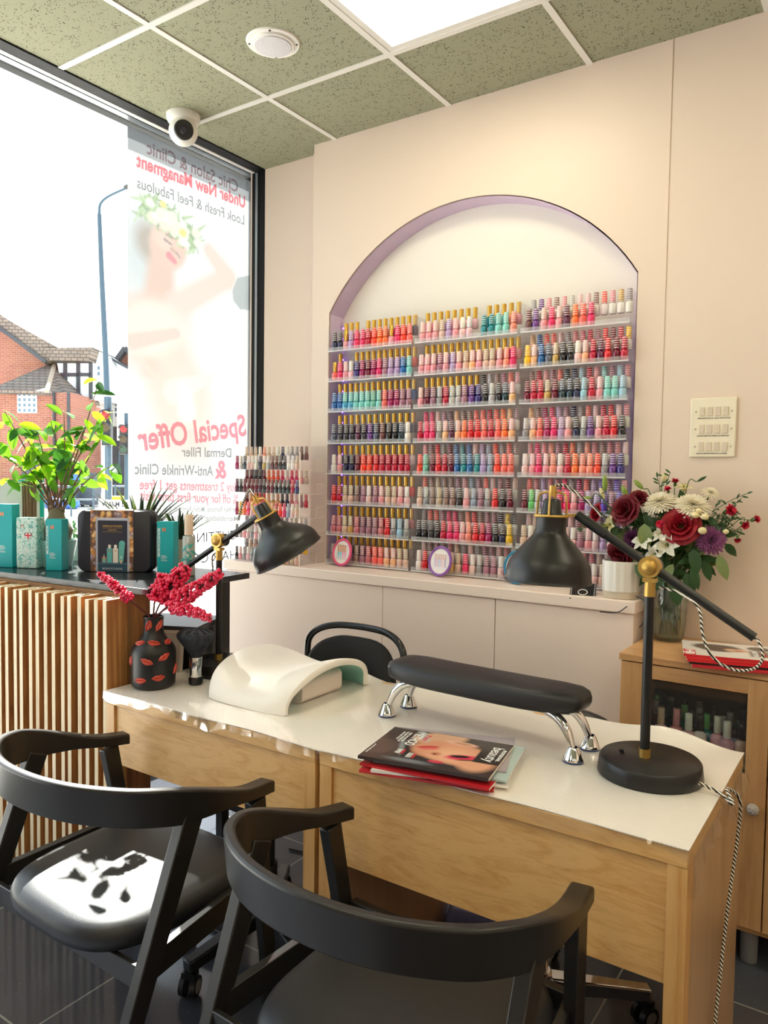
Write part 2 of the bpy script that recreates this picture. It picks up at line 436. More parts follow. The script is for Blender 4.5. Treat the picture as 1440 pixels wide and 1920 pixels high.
# ---- ceiling: olive mineral tiles in a white grid
a = NT('ceiling_tile'); a.pr('a9a98c', 0.9)
v = a.tex('Object')
vo = a.n('ShaderNodeTexVoronoi'); vo.inputs['Scale'].default_value = 130; vo.inputs['Randomness'].default_value = 1.0
dn = a.noise(v, 40, 2.0); dv = a.n('ShaderNodeMix', data_type='VECTOR'); dv.inputs[0].default_value = 0.02
a.l(v, dv.inputs[4]); a.l(dn.outputs['Color'], dv.inputs[5]); a.l(dv.outputs[1], vo.inputs['Vector'])
gate = a.noise(v, 55, 2.0)
pit = a.n('ShaderNodeMath', operation='LESS_THAN'); pit.inputs[1].default_value = 0.30; a.l(vo.outputs['Distance'], pit.inputs[0])
g2 = a.n('ShaderNodeMath', operation='GREATER_THAN'); g2.inputs[1].default_value = 0.50; a.l(gate.outputs['Fac'], g2.inputs[0])
pg = a.n('ShaderNodeMath', operation='MULTIPLY'); a.l(pit.outputs[0], pg.inputs[0]); a.l(g2.outputs[0], pg.inputs[1])
mx = a.n('ShaderNodeMix', data_type='RGBA'); a.l(pg.outputs[0], mx.inputs[0]); mx.inputs[6].default_value = rgb('9a9b82'); mx.inputs[7].default_value = rgb('45432f')
a.l(mx.outputs[2], a.p.inputs['Base Color'])
iv = a.n('ShaderNodeMath', operation='SUBTRACT'); iv.inputs[0].default_value = 1.0; a.l(pg.outputs[0], iv.inputs[1]); a.bump(iv.outputs[0], 0.5, 0.003)
M_TILE = a.m
M_TBAR = mat('white_grid_bar', (226, 224, 218), 0.4)
LX = [-1.61 + 0.6*k for k in range(-2, 7)]; LY = [2.385 - 0.6*k for k in range(0, 10)]
panels = [(-1.61, 1.785), (0.19, 1.785), (-1.61, -0.015), (0.19, -0.015), (-1.61, -1.815), (0.19, -1.815), (1.39, 0.585), (1.39, -1.215)]  # only the first is in view; the rest are added as fill light
g = G()
xs = [XL - 0.02] + [x for x in LX if XL < x < XR] + [XR]; ys = [YF] + sorted(LY) + [YB + 0.05]
for i in range(len(xs) - 1):
    for j in range(len(ys) - 1):
        if any(abs(xs[i]-p[0]) < 0.02 and abs(ys[j]-p[1]) < 0.02 for p in panels): continue
        g.box(xs[i], xs[i+1], ys[j], ys[j+1], CEIL, CEIL + 0.02)
struct(g.build('ceiling', M_TILE), 'olive mineral fibre ceiling tiles')
struct(G().box(-3.1, XR, YF, 3.25, CEIL + 0.22, CEIL + 0.26).build('roof_slab', mat('slab', (120, 118, 112), 0.9)))
g = G()
for x in LX:
    if x < XR: g.box(x - 0.012, x + 0.012, YF, 2.84 if x > -2.3 else 2.93, CEIL - 0.004, CEIL + 0.03)
for y in LY: g.box(XL, XR, y - 0.012, y + 0.012, CEIL - 0.0045, CEIL + 0.029)
struct(g.build('ceiling_grid', M_TBAR), 'white metal ceiling grid')
# ---- back wall: false wall with an arched niche, and the recessed strip beside the window
AX0, AX1, AZS, AZT, ZC = -2.236, -0.809, 2.215, 2.612, 1.04
ac = (AX0 + AX1)/2; ah = (AX1 - AX0)/2; sag = AZT - AZS; AR = (ah*ah + sag*sag)/(2*sag); az = AZT - AR
arc = []
th = math.asin(ah/AR)
for i in range(41):
    t = -th + 2*th*i/40; arc.append((ac + AR*math.sin(t), az + AR*math.cos(t)))
WY = 2.84
g = G()
g.box(-2.335, AX0, WY, 2.97, 0, CEIL); g.box(AX1, XR, WY, 2.97, 0, CEIL)
for (xa, za), (xb, zb) in zip(arc[:-1], arc[1:]):
    g.hexa([(xa, WY, za), (xb, WY, zb), (xb, 2.97, zb), (xa, 2.97, za)], [(xa, WY, CEIL), (xb, WY, CEIL), (xb, 2.97, CEIL), (xa, 2.97, CEIL)])
struct(g.build('wall_back', M_WALL, ang=20), 'cream painted wall with an arched niche')
struct(G().box(AX0 - 0.05, AX1 + 0.05, 2.95, 3.0, 0, 2.68).build('wall_niche', M_NICHE), 'pale back of the arched niche')
g = G()                                     # lilac lining of the niche
pr = [(AX0 + 0.004, ZC)] + [(ac + (x-ac)*0.9945, z - 0.004) for x, z in arc] + [(AX1 - 0.004, ZC)]
for (xa, za), (xb, zb) in zip(pr[:-1], pr[1:]):
    g.add([(xa, WY + 0.004, za), (xb, WY + 0.004, zb), (xb, 2.95, zb), (xa, 2.95, za)], [(0, 1, 2, 3)])
struct(g.build('trim_2', M_LILAC, ang=20), 'lilac painted lining of the arch')
struct(G().box(XL - 0.1, -2.33, YB, YB + 0.1, 0, CEIL - 0.0).build('wall_corner', M_WALL), 'pale wall strip beside the shop window')
struct(G().box(-2.405, -2.37, YB - 0.022, YB, ZC, CEIL - 0.03).box(-2.37, -2.335, YB - 0.055, YB, ZC, CEIL - 0.02).build('trim_1', M_WALL, bev=0.003), 'painted batten in the wall corner')
struct(G().box(-0.7115, -0.7085, WY - 0.002, WY, 0.9, CEIL).build('trim_3', mat('seam_paint', (214, 192, 172), 0.5), bev=0.001), 'joint between the wall panels')
struct(G().box(XR, XR + 0.1, YF, 3.0, 0, CEIL).build('wall_right', M_WALL))
struct(G().box(-3.1, XR + 0.1, YF - 0.1, YF, 0, CEIL).build('wall_rear', M_WALL))
# ---- shop window
g = G(); g.box(GX - 0.06, GX + 0.06, YF, 3.25, -0.08, 0.16); g.box(GX - 0.06, GX + 0.06, YF, -1.6, 0.16, CEIL + 0.2)
struct(g.build('wall_left', mat('shopfront_base', (60, 62, 64), 0.5)))
wroot = G().box(GX - 0.005, GX + 0.005, -1.6, 3.17, 0.16, 3.10).build('window_1', M_PANE); struct(wroot, 'large shop window pane')
g = G(); g.box(GX - 0.05, GX + 0.04, -1.6, 3.17, 3.10, 3.20); g.box(GX + 0.04, XL - 0.06, -1.6, 3.17, 3.135, 3.2); g.box(XL - 0.06, XL, -1.6, 2.95, CEIL - 0.006, 3.2)
g.box(GX - 0.05, GX + 0.05, 3.17, 3.25, 0.0, 3.2); g.box(-2.82, XL, YB - 0.002, 3.18, 0.0, 3.2); g.box(GX, -2.82, 3.16, 3.22, 0, 3.2)
g.box(GX - 0.05, GX + 0.05, -1.7, -1.6, 0.0, 3.2)
g.build('window_frame', M_FRAME, wroot, bev=0.003)
g = G(); g.box(GX + 0.04, GX + 0.075, -1.6, 3.15, 3.085, 3.125); g.box(GX + 0.105, GX + 0.13, -1.6, 3.15, 3.11, 3.13); g.box(-2.79, -2.775, YB - 0.008, YB, 0, 3.0)
g.build('window_rail', mat('grey_aluminium', (150, 158, 164), 0.35, 0.7), wroot)
# lettering stuck on the glass, written to be read from the street
def pane_line(body, y0, y1, z, size, m, parent=None, bold=0.0, gx=GX + 0.012):
    M = axes(Vector((gx, (y0 + y1)/2, z)), Vector((0, -1, 0)), Vector((0, 0, 1)), Vector((-1, 0, 0)))
    return text('lettering', body, size, m, parent, M, 0.0004, bold, 'CENTER', y1 - y0)
pane_line('CUTTING &', 2.62, 3.05, 1.115, 0.075, M_BLACKTXT, wroot)
pane_line('HAIR COLOUR', 2.50, 3.05, 1.005, 0.075, M_BLACKTXT, wroot)
pane_line('BEAUTY', 2.74, 3.05, 0.90, 0.075, M_BLACKTXT, wroot)
# ---- light panels set in the grid; the unseen ones added to brighten the room
M_DIFF = emit('light_diffuser', (255, 243, 210), PANEL)
lp0 = None
for k, (x, y) in enumerate(panels):
    if k == 0:
        t = thing('ceiling_light', 'square ceiling light panel glowing warm white above the arched niche wall', 'ceiling light', (x + 0.3, y + 0.3, CEIL), 0, 'ceiling light panels')
        f = G(); 
        for (a_, b_, c_, d_) in ((-.288, .288, -.288, -.262), (-.288, .288, .262, .288), (-.288, -.262, -.262, .262), (.262, .288, -.262, .262)): f.box(a_, b_, c_, d_, -0.002, 0.03)
        kids = [f.build('frame', M_TBAR, t), G().box(-.262, .262, -.262, .262, 0.006, 0.016).build('diffuser', M_DIFF, t),
                G().box(-.288, .288, -.288, .288, 0.03, 0.05).build('housing', M_WHITE, t)]
        lp0 = (t, kids)
    else:
        copy_thing(lp0[0], kids, label='square ceiling light panel added out of view to brighten the room').location = (x + 0.3, y + 0.3, CEIL)
# ---- speaker and camera on the ceiling
t = thing('ceiling_speaker', 'round white speaker grille set in an olive ceiling tile', 'speaker', (-1.921, 2.098, CEIL))
G().lathe([(0.0, -0.014), (0.062, -0.014), (0.075, -0.012), (0.078, -0.006), (0.094, -0.005), (0.097, 0.0)], 40).build('rim', M_WHITE, t)
a = NT('speaker_mesh'); a.pr('d8d6da', 0.6); v = a.tex(); vo = a.n('ShaderNodeTexVoronoi'); vo.inputs['Scale'].default_value = 260; a.l(v, vo.inputs['Vector']); a.bump(vo.outputs['Distance'], 0.6, 0.002)
G().lathe([(0.0005, -0.0195), (0.05, -0.019), (0.066, -0.0165), (0.069, -0.012)], 40).build('grille', a.m, t)
for k in range(4):
    an = 0.6 + PI/2*k; G().cyl((0.085*math.cos(an), 0.085*math.sin(an), -0.0075), (0.085*math.cos(an), 0.085*math.sin(an), -0.004), 0.004, seg=8).build('screw', M_DARK, t)
cl = Vector((-2.63, 2.305, CEIL)); t = thing('security_camera', 'white dome security camera hanging beside the window head', 'security camera', cl)
G().lathe([(0.0, 0.0), (0.072, 0.0), (0.072, -0.018), (0.066, -0.03), (0.05, -0.034), (0.0, -0.034)], 32).build('base', M_WHITE, t)
lookd = (Vector((0.75, -0.62, -0.30))).normalized(); Mq = lookd.to_track_quat('Z', 'Y').to_matrix(); cc = Vector((0.0, 0, -0.068))
G().ball(cc, 0.062, 28, 18).build('ball', M_WHITE, t)
b = G().lathe([(0.040, 0.046), (0.041, 0.056), (0.036, 0.062), (0.0, 0.062)], 28, cc, Mq).build('lens_ring', M_DARK, t)
G().lathe([(0.0, 0.066), (0.014, 0.066), (0.018, 0.061)], 20, cc, Mq).build('lens', mat('lens_glass', (40, 42, 58), 0.05), b)
# ---- switch plate
p0 = Vector((-0.535, WY, 1.642)); t = thing('light_switch_panel', 'white wall plate with twelve labelled rocker switches in three rows', 'light switch', p0)
G().box(-0.075, 0.075, -0.009, 0, -0.103, 0.103).build('plate', mat('switch_plate', (236, 228, 206), 0.35), t, bev=0.004)
names = [['PENDANT', 'WALL R', 'WALL L', 'OUTDOOR'], ['CEILING L1', 'CEILING R1', 'MIDDLE1', 'MIDDLE2'], ['CEILING L3', 'LANDING', 'CEILING L2', 'SPARE']]
for r in range(3):
    z = 0.056 - 0.061*r
    for k in range(4):
        x = -0.036 + 0.0255*k
        G().hexa([(x-.0085, -0.009, z-.0155), (x+.0085, -0.009, z-.0155), (x+.0085, -0.009, z+.0155), (x-.0085, -0.009, z+.0155)][::-1],
                 [(x-.0078, -0.0125, z-.015), (x+.0078, -0.0125, z-.015), (x+.0078, -0.0115, z+.015), (x-.0078, -0.0115, z+.015)][::-1]).build('switch', mat('switch_rocker', (214, 200, 182), 0.35), t)
        text('lettering', names[r][k], 0.0062, M_BLACKTXT, t, axes((x, -0.0094, z - 0.024), (1, 0, 0), (0, 0, 1), (0, -1, 0)), 0.0001, 0.0001)
    for x in (-0.056, 0.060): G().cyl((x, -0.0105, z), (x, -0.008, z), 0.0028, seg=10).build('screw', M_CHROME, t)
# ---- built-in counter under the niche
CX1, CY0 = -0.722, 2.62
t = thing('counter', 'built-in pale pink counter under the polish displays', 'counter', (0, 0, 0))
M_CTR = mat('counter_paint', (240, 224, 215), 0.45, bump=(90, 0.03, 0.002))
G().box(-2.70, CX1, CY0, WY - 0.001, ZC - 0.044, ZC).box(-2.70, AX0 - 0.1, WY - 0.001, YB - 0.001, ZC - 0.044, ZC).box(AX0 + 0.006, AX1 - 0.006, WY - 0.001, 2.949, ZC - 0.044, ZC).build('worktop', M_CTR, t, bev=0.004)
for (x0, x1) in ((-2.695, -1.772), (-1.769, -1.254), (-1.250, CX1 - 0.008)):
    G().box(x0, x1, CY0 + 0.012, CY0 + 0.03, 0.0, ZC - 0.0465).build('door', M_CTR, t, bev=0.0015)
G().box(-2.695, CX1 - 0.012, CY0 + 0.032, WY - 0.001, 0, ZC - 0.046).build('body', M_CTR, t)
# ---- violet light strip inside the niche
t = thing('led_strip', 'violet glowing light strip along the inner edge of the arched niche', 'light strip')
M_VIO = emit('violet_glow', (150, 90, 255), 7.0)
pts = [(AX0 + 0.012, 2.936, 1.06 + 0.05*k) for k in range(24)]
g = G(); g2 = G()
for k in range(23): g.ball((AX0 + 0.012, 2.936, 1.06 + .05*k), .004, 8, 6); g2.ball((AX1 - 0.012, 2.936, 1.06 + .05*k), .004, 8, 6)
G().box(AX0 + .008, AX0 + .0105, 2.931, 2.941, 1.045, 2.19).build('tape', M_LILAC, t); G().box(AX1 - .0105, AX1 - .008, 2.931, 2.941, 1.045, 2.19).build('tape', M_LILAC, t)
g.build('diodes', M_VIO, t)
g2.build('diodes', M_VIO, t)
# ================================================================= NAIL POLISH
PAL = {'nv': ('navy', 28, 32, 78), 'bk': ('black', 26, 24, 30), 'ch': ('charcoal', 62, 60, 70), 'sl': ('slate', 88, 98, 122), 'gy': ('grey', 150, 150, 156), 'sv': ('silver', 190, 192, 196),
       'wh': ('white', 238, 234, 232), 'nd': ('nude', 226, 190, 174), 'be': ('beige', 206, 184, 160), 'ta': ('taupe', 150, 122, 116), 'br': ('brown', 112, 66, 66), 'pk': ('pink', 238, 158, 170),
       'lp': ('pale-pink', 240, 198, 202), 'hp': ('hot-pink', 236, 44, 110), 'cr': ('crimson', 196, 20, 60), 'rd': ('red', 226, 34, 44), 'or': ('orange', 255, 122, 60), 'ro': ('orange-red', 250, 72, 48),
       'co': ('coral', 248, 110, 100), 'sa': ('salmon', 246, 150, 130), 'pe': ('peach', 248, 188, 142), 'ye': ('yellow', 244, 196, 30), 'go': ('golden', 206, 164, 92), 'mg': ('magenta', 168, 32, 102),
       'mn': ('maroon', 112, 18, 48), 'pl': ('plum', 92, 36, 72), 'mv': ('mauve', 168, 116, 138), 'li': ('lilac', 186, 160, 208), 'pu': ('purple', 112, 62, 146), 'in': ('indigo', 58, 48, 128),
       'bl': ('blue', 28, 104, 178), 'sb': ('sky-blue', 84, 172, 214), 'pb': ('pale-blue', 158, 200, 224), 'aq': ('aqua', 132, 212, 208), 'te': ('teal', 20, 138, 150), 'mi': ('mint', 116, 192, 176),
       'gn': ('green', 104, 200, 110), 'lg': ('lime-green', 140, 226, 120), 'dt': ('dark-teal', 24, 54, 66), 'rs': ('rose', 206, 116, 128), 'vi': ('violet', 104, 72, 196), 'sg': ('blue-grey', 146, 164, 190)}
def objcol(name, rough, stripes=False, coat=0.0, metal=0.0):
    a = NT(name); a.pr('ffffff', rough, metal); a.p.inputs['Coat Weight'].default_value = coat
    oi = a.n('ShaderNodeObjectInfo')
    if not stripes: a.l(oi.outputs['Color'], a.p.inputs['Base Color']); return a.m
    t = a.n('ShaderNodeTexCoord'); s = a.n('ShaderNodeSeparateXYZ'); a.l(t.outputs['Object'], s.inputs[0])
    m = a.n('ShaderNodeMath', operation='MULTIPLY'); m.inputs[1].default_value = 118.0; a.l(s.outputs['Z'], m.inputs[0])
    fr = a.n('ShaderNodeMath', operation='FRACT'); a.l(m.outputs[0], fr.inputs[0])
    gt = a.n('ShaderNodeMath', operation='GREATER_THAN'); gt.inputs[1].default_value = 0.66; a.l(fr.outputs[0], gt.inputs[0])
    sm = a.n('ShaderNodeMath', operation='MULTIPLY'); sm.inputs[1].default_value = 0.75; a.l(gt.outputs[0], sm.inputs[0])
    mx = a.n('ShaderNodeMix', data_type='RGBA'); a.l(sm.outputs[0], mx.inputs[0]); a.l(oi.outputs['Color'], mx.inputs[6]); mx.inputs[7].default_value = rgb((240, 234, 230))
    a.l(mx.outputs[2], a.p.inputs['Base Color']); return a.m
M_GLASSCOL = objcol('polish_in_glass', 0.08, coat=0.6)
M_CAPSTRIPE = objcol('striped_cap', 0.35, True)
M_CAPPLAIN = objcol('plain_cap', 0.3)
BODY = [(0.0, 0.0), (0.0126, 0.0), (0.0140, 0.0015), (0.0142, 0.033), (0.0128, 0.0385), (0.0080, 0.041), (0.0076, 0.043)]
CAP = [(0.0104, 0.0425), (0.0108, 0.044), (0.0105, 0.060), (0.0094, 0.0855), (0.0084, 0.0868), (0.0, 0.0870)]
bm_body = G().lathe(BODY, 12).mesh('glass', M_GLASSCOL, 50)
bm_cap = G().lathe(CAP, 12).mesh('cap', M_CAPSTRIPE, 50)
bm_gold = G().lathe([(0.0100, 0.0425), (0.0092, 0.0428), (0.0098, 0.0855), (0.0088, 0.0868), (0.0, 0.0870)], 12).mesh('cap', M_GOLD, 50)
def bottle_proto(name, capmesh):
    t = bpy.data.objects.new(name, None); t.empty_display_size = 0.02
    b = bpy.data.objects.new('glass', bm_body); c = bpy.data.objects.new('cap', capmesh)
    return t, b, c
P_STRIPE = bottle_proto('nail_polish_bottle', bm_cap); P_GOLD = bottle_proto('nail_polish_bottle', bm_gold)
P_VARN = bottle_proto('varnish_bottle', bm_cap)
def jitter(c, k=0.06):
    return tuple(max(0, min(1, x*(1 + random.uniform(-k, k)))) for x in c[:3]) + (1,)
def place_bottle(proto, loc, code, label, group, capcode=None, cat='nail polish', sc=1.0):
    t = proto[0].copy(); COL.objects.link(t); t.location = loc; t.rotation_euler = (0, 0, random.uniform(0, 6.28)); t.scale = (sc, sc, sc)
    t['label'] = label; t['category'] = cat; t['group'] = group
    cc = jitter(rgb(PAL[code][1:]))
    for ch, col in ((proto[1], cc), (proto[2], jitter(rgb(PAL[capcode][1:])) if capcode else cc)):
        c = ch.copy(); COL.objects.link(c); c.parent = t; c.color = col
    return t
M_ACRYLIC_LIP = glassy('acrylic_lip', (.99, .99, .995), .02, .03, .16, .05); M_ACRYLIC_CUT = glassy('acrylic_front_edge', (.99, .99, .995), .03, .05, .55, .05)
# acrylic racks: back, two sides, eight lipped shelves with a raised rear step
BAYS = [(-2.205, -1.742, 'window-side'), (-1.736, -1.254, 'middle'), (-1.248, -0.816, 'flower-side')]
ZR = [2.030, 1.892, 1.752, 1.607, 1.467, 1.326, 1.184, 1.052]
YF_R = 2.795
for k, (x0, x1, nm) in enumerate(BAYS):
    t = thing('acrylic_rack', 'clear acrylic polish rack filling the ' + ['window side', 'middle', 'flower side'][k] + ' of the arched niche', 'display rack', ((x0+x1)/2, 2.87, ZC), 0, 'acrylic racks in the niche')
    L = x0 - (x0+x1)/2; R_ = -L; f = lambda z: z - ZC
    G().box(L, R_, 0.072, 0.076, 0.0, f(2.16)).build('back_panel', M_ACRYLIC, t)
    for sx in (L, R_ - 0.004):
        G().box(sx, sx + 0.004, -0.075, 0.072, 0.0, f(2.145)).build('side_panel', M_ACRYLIC_EDGE, t)
    for z in ZR:
        s_ = G().box(L + .004, R_ - .004, -0.078, 0.072, f(z) - 0.005, f(z) - 0.001).build('shelf', M_ACRYLIC_EDGE, t)
        G().box(L + .004, R_ - .004, -0.0795, -0.078, f(z) - 0.005, f(z) + 0.014).build('lip', M_ACRYLIC_LIP, s_)
        G().box(L + .004, R_ - .004, -0.0806, -0.0796, f(z) - 0.0055, f(z) - 0.0005).build('front_edge', M_ACRYLIC_CUT, s_)
        G().box(L + .004, R_ - .004, 0.002, 0.07, f(z) + 0.039, f(z) + 0.042).box(L + .004, R_ - .004, 0.002, 0.004, f(z), f(z) + 0.039).build('step', M_ACRYLIC, s_)
FRONT = [
 ['nv nv pk* li hp hp cr ro or or pk* hp ro co', 'pk pk pk nd li pk lp lp .. te te aq aq sa', 'br pu pk hp pk pl or co hp .. .. .. ..'],
 ['co* hp pk lp in mg mn mg hp mv li li bl aq', 'pk pk pk mv pk li pk nd pe pk nd nd pk sa hp', 'ye pe bl sl go bk bk lp pe cr pl rd mn cr'],
 ['bl bl sb sb aq aq aq mi aq co mg mg mv mv', 'pk mn mv gy cr sv sv mv pu in bk sv bk dt pe', 'mn cr cr go mn dt dt nv pb cr pk aq aq pb'],
 ['sl ch ch ch pl ch pu sl br bk bk dt wh', 'cr hp hp gy pe pl pe or rd rd co cr co or pe', 'gy pe co mg hp li pk nv gy pu pk cr rd bk'],
 ['wh pk nv nv mn ro ro rd cr cr cr cr cr', 'ro mi mn rd cr mn bl te bl te li sg ro co co', 'lp pk hp pk sa lp cr or sa sa ro gy pu in'],
 ['rd cr nd nd ta mv lp mv pk nd nd pk lp', 'nd gy ta be ta ta bk pk sg mv gy rd bk mn', 'mn gn sv li pu hp hp pk mg li li vi mv vi'],
 ['rs rs nd go rs mv mv mv rs rd gy pb gy', 'bk bk ch bk cr hp hp pk sa rd cr mg bk nv ye', 'nd lp nd lp nd lp pk lp mv pk lp li lp li'],
 ['ta ta mv mv ta mv rs co co pe pe nd nd', 'wh rd ta mv ta go nd hp lp gy mv mv lp pk', 'nd lp nd ta lp nd nd lp nd pk lp nd lp li']]
capalt = {'pk': 'lp', 'lp': 'wh', 'nd': 'be', 'wh': 'wh', 'hp': 'hp', 'gy': 'sv', 'sv': 'sv', 'bk': 'ch', 'nv': 'ch', 'pe': 'lp', 'dt': 'sl', 'mn': 'mn', 'go': 'be', 'sb': 'aq'}
hidden_rows = {(6, 2): range(1, 11), (7, 2): range(0, 14), (5, 2): range(4, 14)}
rear = G(); rear_cols = []; rear_mat = []
def rear_bottle(x, y, z, code, cap, gold):
    for prof, m, col in ((BODY, 0, PAL[code][1:]), ([(0.0100, 0.0425), (0.0092, 0.0428), (0.0098, 0.0865), (0.0, 0.0870)], 1, (255, 255, 255)) if gold else (CAP, 2, PAL[cap][1:])):
        n0 = len(rear.v); f0 = len(rear.f); rear.lathe([(r, zz) for r, zz in prof], 10, (x, y, z))
        c = jitter(rgb(col)); rear_cols.extend([c]*(len(rear.v) - n0)); rear.mi[f0:] = [m]*(len(rear.f) - f0)
n_ind = 0
for r in range(8):
    for b, (x0, x1, nm) in enumerate(BAYS):
        codes = FRONT[r][b].split(); n = len(codes); w_ = (x1 - x0 - 0.026) / n
        for i, cd in enumerate(codes):
            x = x0 + 0.013 + w_*(i + 0.5) + random.uniform(-.0012, .0012); z = ZR[r]; y = YF_R + 0.018 + random.uniform(-.002, .002)
            gold = cd.endswith('*'); cd = cd[:2]
            if cd == '..': pass
            elif (r, b) in hidden_rows and i in hidden_rows[(r, b)]:
                rear_bottle(x, y, z, cd, capalt.get(cd, cd), False)
            else:
                cap = capalt.get(cd, cd)
                place_bottle(P_GOLD if gold else P_STRIPE, (x, y, z), cd,
                    f"{PAL[cd][0]} polish bottle, {ORD[i]} from window in front row, {nm} rack, {'bottom' if r == 7 else 'top' if r == 0 else ORD[r]} shelf",
                    'nail polish bottles in front rows of the niche racks', None if gold else cap); n_ind += 1
        # rear row on the raised step
        goldrow = b == 0 or (b == 1 and r <= 2)
        m_ = n
        for i in range(m_):
            if (r, b) == (0, 0) and i in (0, 4): continue
            if (r, b) == (0, 1) and i == 8: continue
            if (r, b) == (1, 0) and i in (1, 2): continue
            x = x0 + 0.013 + w_*(i + 0.5) + 0.006; y = YF_R + 0.052; z = ZR[r] + 0.0425
            src = codes[(i + 1) % n][:2]; src = 'lp' if src == '..' else src
            gold = goldrow and not (b == 1 and r == 2 and i > 8)
            if b == 2 and r == 0: src = ['br', 'pu', 'wh', 'vi', 'gy', 'sv', 'rs', 'lp', 'wh', 'pk', 'pk', 'go', 'pk'][i % 13]
            capc = src if random.random() < .6 else random.choice(['rs', 'ta', 'gy', 'pk', 'mv', 'lp', 'co'])
            rear_bottle(x, y, z, src if gold else 'wh', capc, gold)
a = NT('rear_polish'); at = a.n('ShaderNodeAttribute'); at.attribute_name = 'print'; a.pr('ffffff', 0.15); a.l(at.outputs[0], a.p.inputs['Base Color']); M_REAR = a.m
a = NT('rear_cap'); at = a.n('ShaderNodeAttribute'); at.attribute_name = 'print'; a.pr('ffffff', 0.35)
t_ = a.n('ShaderNodeTexCoord'); s_ = a.n('ShaderNodeSeparateXYZ'); a.l(t_.outputs['Object'], s_.inputs[0])
m_ = a.n('ShaderNodeMath', operation='MULTIPLY'); m_.inputs[1].default_value = 118.0; a.l(s_.outputs['Z'], m_.inputs[0]); fr = a.n('ShaderNodeMath', operation='FRACT'); a.l(m_.outputs[0], fr.inputs[0])
gt = a.n('ShaderNodeMath', operation='GREATER_THAN'); gt.inputs[1].default_value = 0.66; a.l(fr.outputs[0], gt.inputs[0]); mm = a.n('ShaderNodeMath', operation='MULTIPLY'); mm.inputs[1].default_value = 0.75; a.l(gt.outputs[0], mm.inputs[0])
mx = a.n('ShaderNodeMix', data_type='RGBA'); a.l(mm.outputs[0], mx.inputs[0]); a.l(at.outputs[0], mx.inputs[6]); mx.inputs[7].default_value = rgb((240, 234, 230)); a.l(mx.outputs[2], a.p.inputs['Base Color'])
me = bpy.data.meshes.new('rear_bottles'); me.from_pydata(rear.v, [], rear.f)
for m in (M_REAR, M_GOLD, a.m): me.materials.append(m)
me.polygons.foreach_set('material_index', rear.mi); me.polygons.foreach_set('use_smooth', [True]*len(me.polygons))
atr = me.color_attributes.new('print', 'FLOAT_COLOR', 'POINT'); atr.data.foreach_set('color', np.array(rear_cols, dtype=np.float32).ravel())
me.update(); me.set_sharp_from_angle(angle=math.radians(50))
ro = bpy.data.objects.new('rear_bottles', me); COL.objects.link(ro)
tag(ro, 'gold-capped and striped-capped polish bottles standing behind the front rows in the niche', 'nail polish', None, 'stuff')
# ---- smaller rack on the counter by the window
RX0, RX1, RY0, RY1 = -2.675, -2.235, 2.640, 2.835
RZ = [1.482, 1.372, 1.262, 1.152, 1.046]
t = thing('acrylic_rack', 'free-standing clear acrylic varnish rack on the counter beside the shop window', 'display rack', ((RX0+RX1)/2, (RY0+RY1)/2, ZC))
hw, hd = (RX1-RX0)/2, (RY1-RY0)/2
for sx in (-hw, hw - 0.005):
    poly = [(-hd, 0.0), (hd, 0.0), (hd, 0.552), (-hd + 0.03, 0.552), (-hd, 0.52)]
    G().prism(poly, 'x', sx, sx + 0.005).build('side_panel', M_ACRYLIC, t)
e = G()
for sx in (hw,):
    e.box(sx - .003, sx + .001, -hd - .001, -hd + .002, 0, .52).box(sx - .003, sx + .001, hd - .002, hd + .001, 0, .552)
    for z in RZ:
        z -= ZC
        e.box(sx, sx + .001, -hd, hd, z - .006, z - .003).box(sx, sx + .001, 0.02, 0.023, z, z + .045).box(sx, sx + .001, 0.02, hd, z + .042, z + .045)
e.build('edge', mat('acrylic_cut_edge', (246, 232, 220), 0.3), t)
G().box(-hw, hw, hd - .004, hd, 0, .552).build('back_panel', M_ACRYLIC, t)
for z in RZ:
    z -= ZC
    s_ = G().box(-hw + .005, hw - .005, -hd, hd - .004, z - .005, z - .002).build('shelf', M_ACRYLIC_EDGE, t)
    G().box(-hw + .005, hw - .005, -hd - .0015, -hd, z - .005, z + .016).build('lip', M_ACRYLIC, s_)
    G().box(-hw + .005, hw - .005, -hd + .052, hd - .004, z + .040, z + .043).build('step', M_ACRYLIC, s_)
RF = ['mg wh dt lp lp wh nv go sv br br bk bk wh wh nd', 'pl bk mn mn mn mn pl bk mn mn bk ch bk bk cr in', 'mg ye or hp lp hp hp pk lp pe cr ro hp sg lp nd',
      'bk sv pk lp gy pk sv nd lp gy li mv mn sv gy ta', 'bk pk gy lp gy sb bl bl bk mn rd cr ye nd be nd']
RB = ['be nd be wh sa be be wh nv wh gy gy br br', 'mn mn bk bk mn or ro ro hp lp hp hp pk be', 'mn pe or ro rd pe go pe ch nv rs pk mv cr', 'gy sv lp gy ta mv lp nd rs gy wh nd go gy', 'gy be nd lp gy pk be wh nd lp be nd go ye']
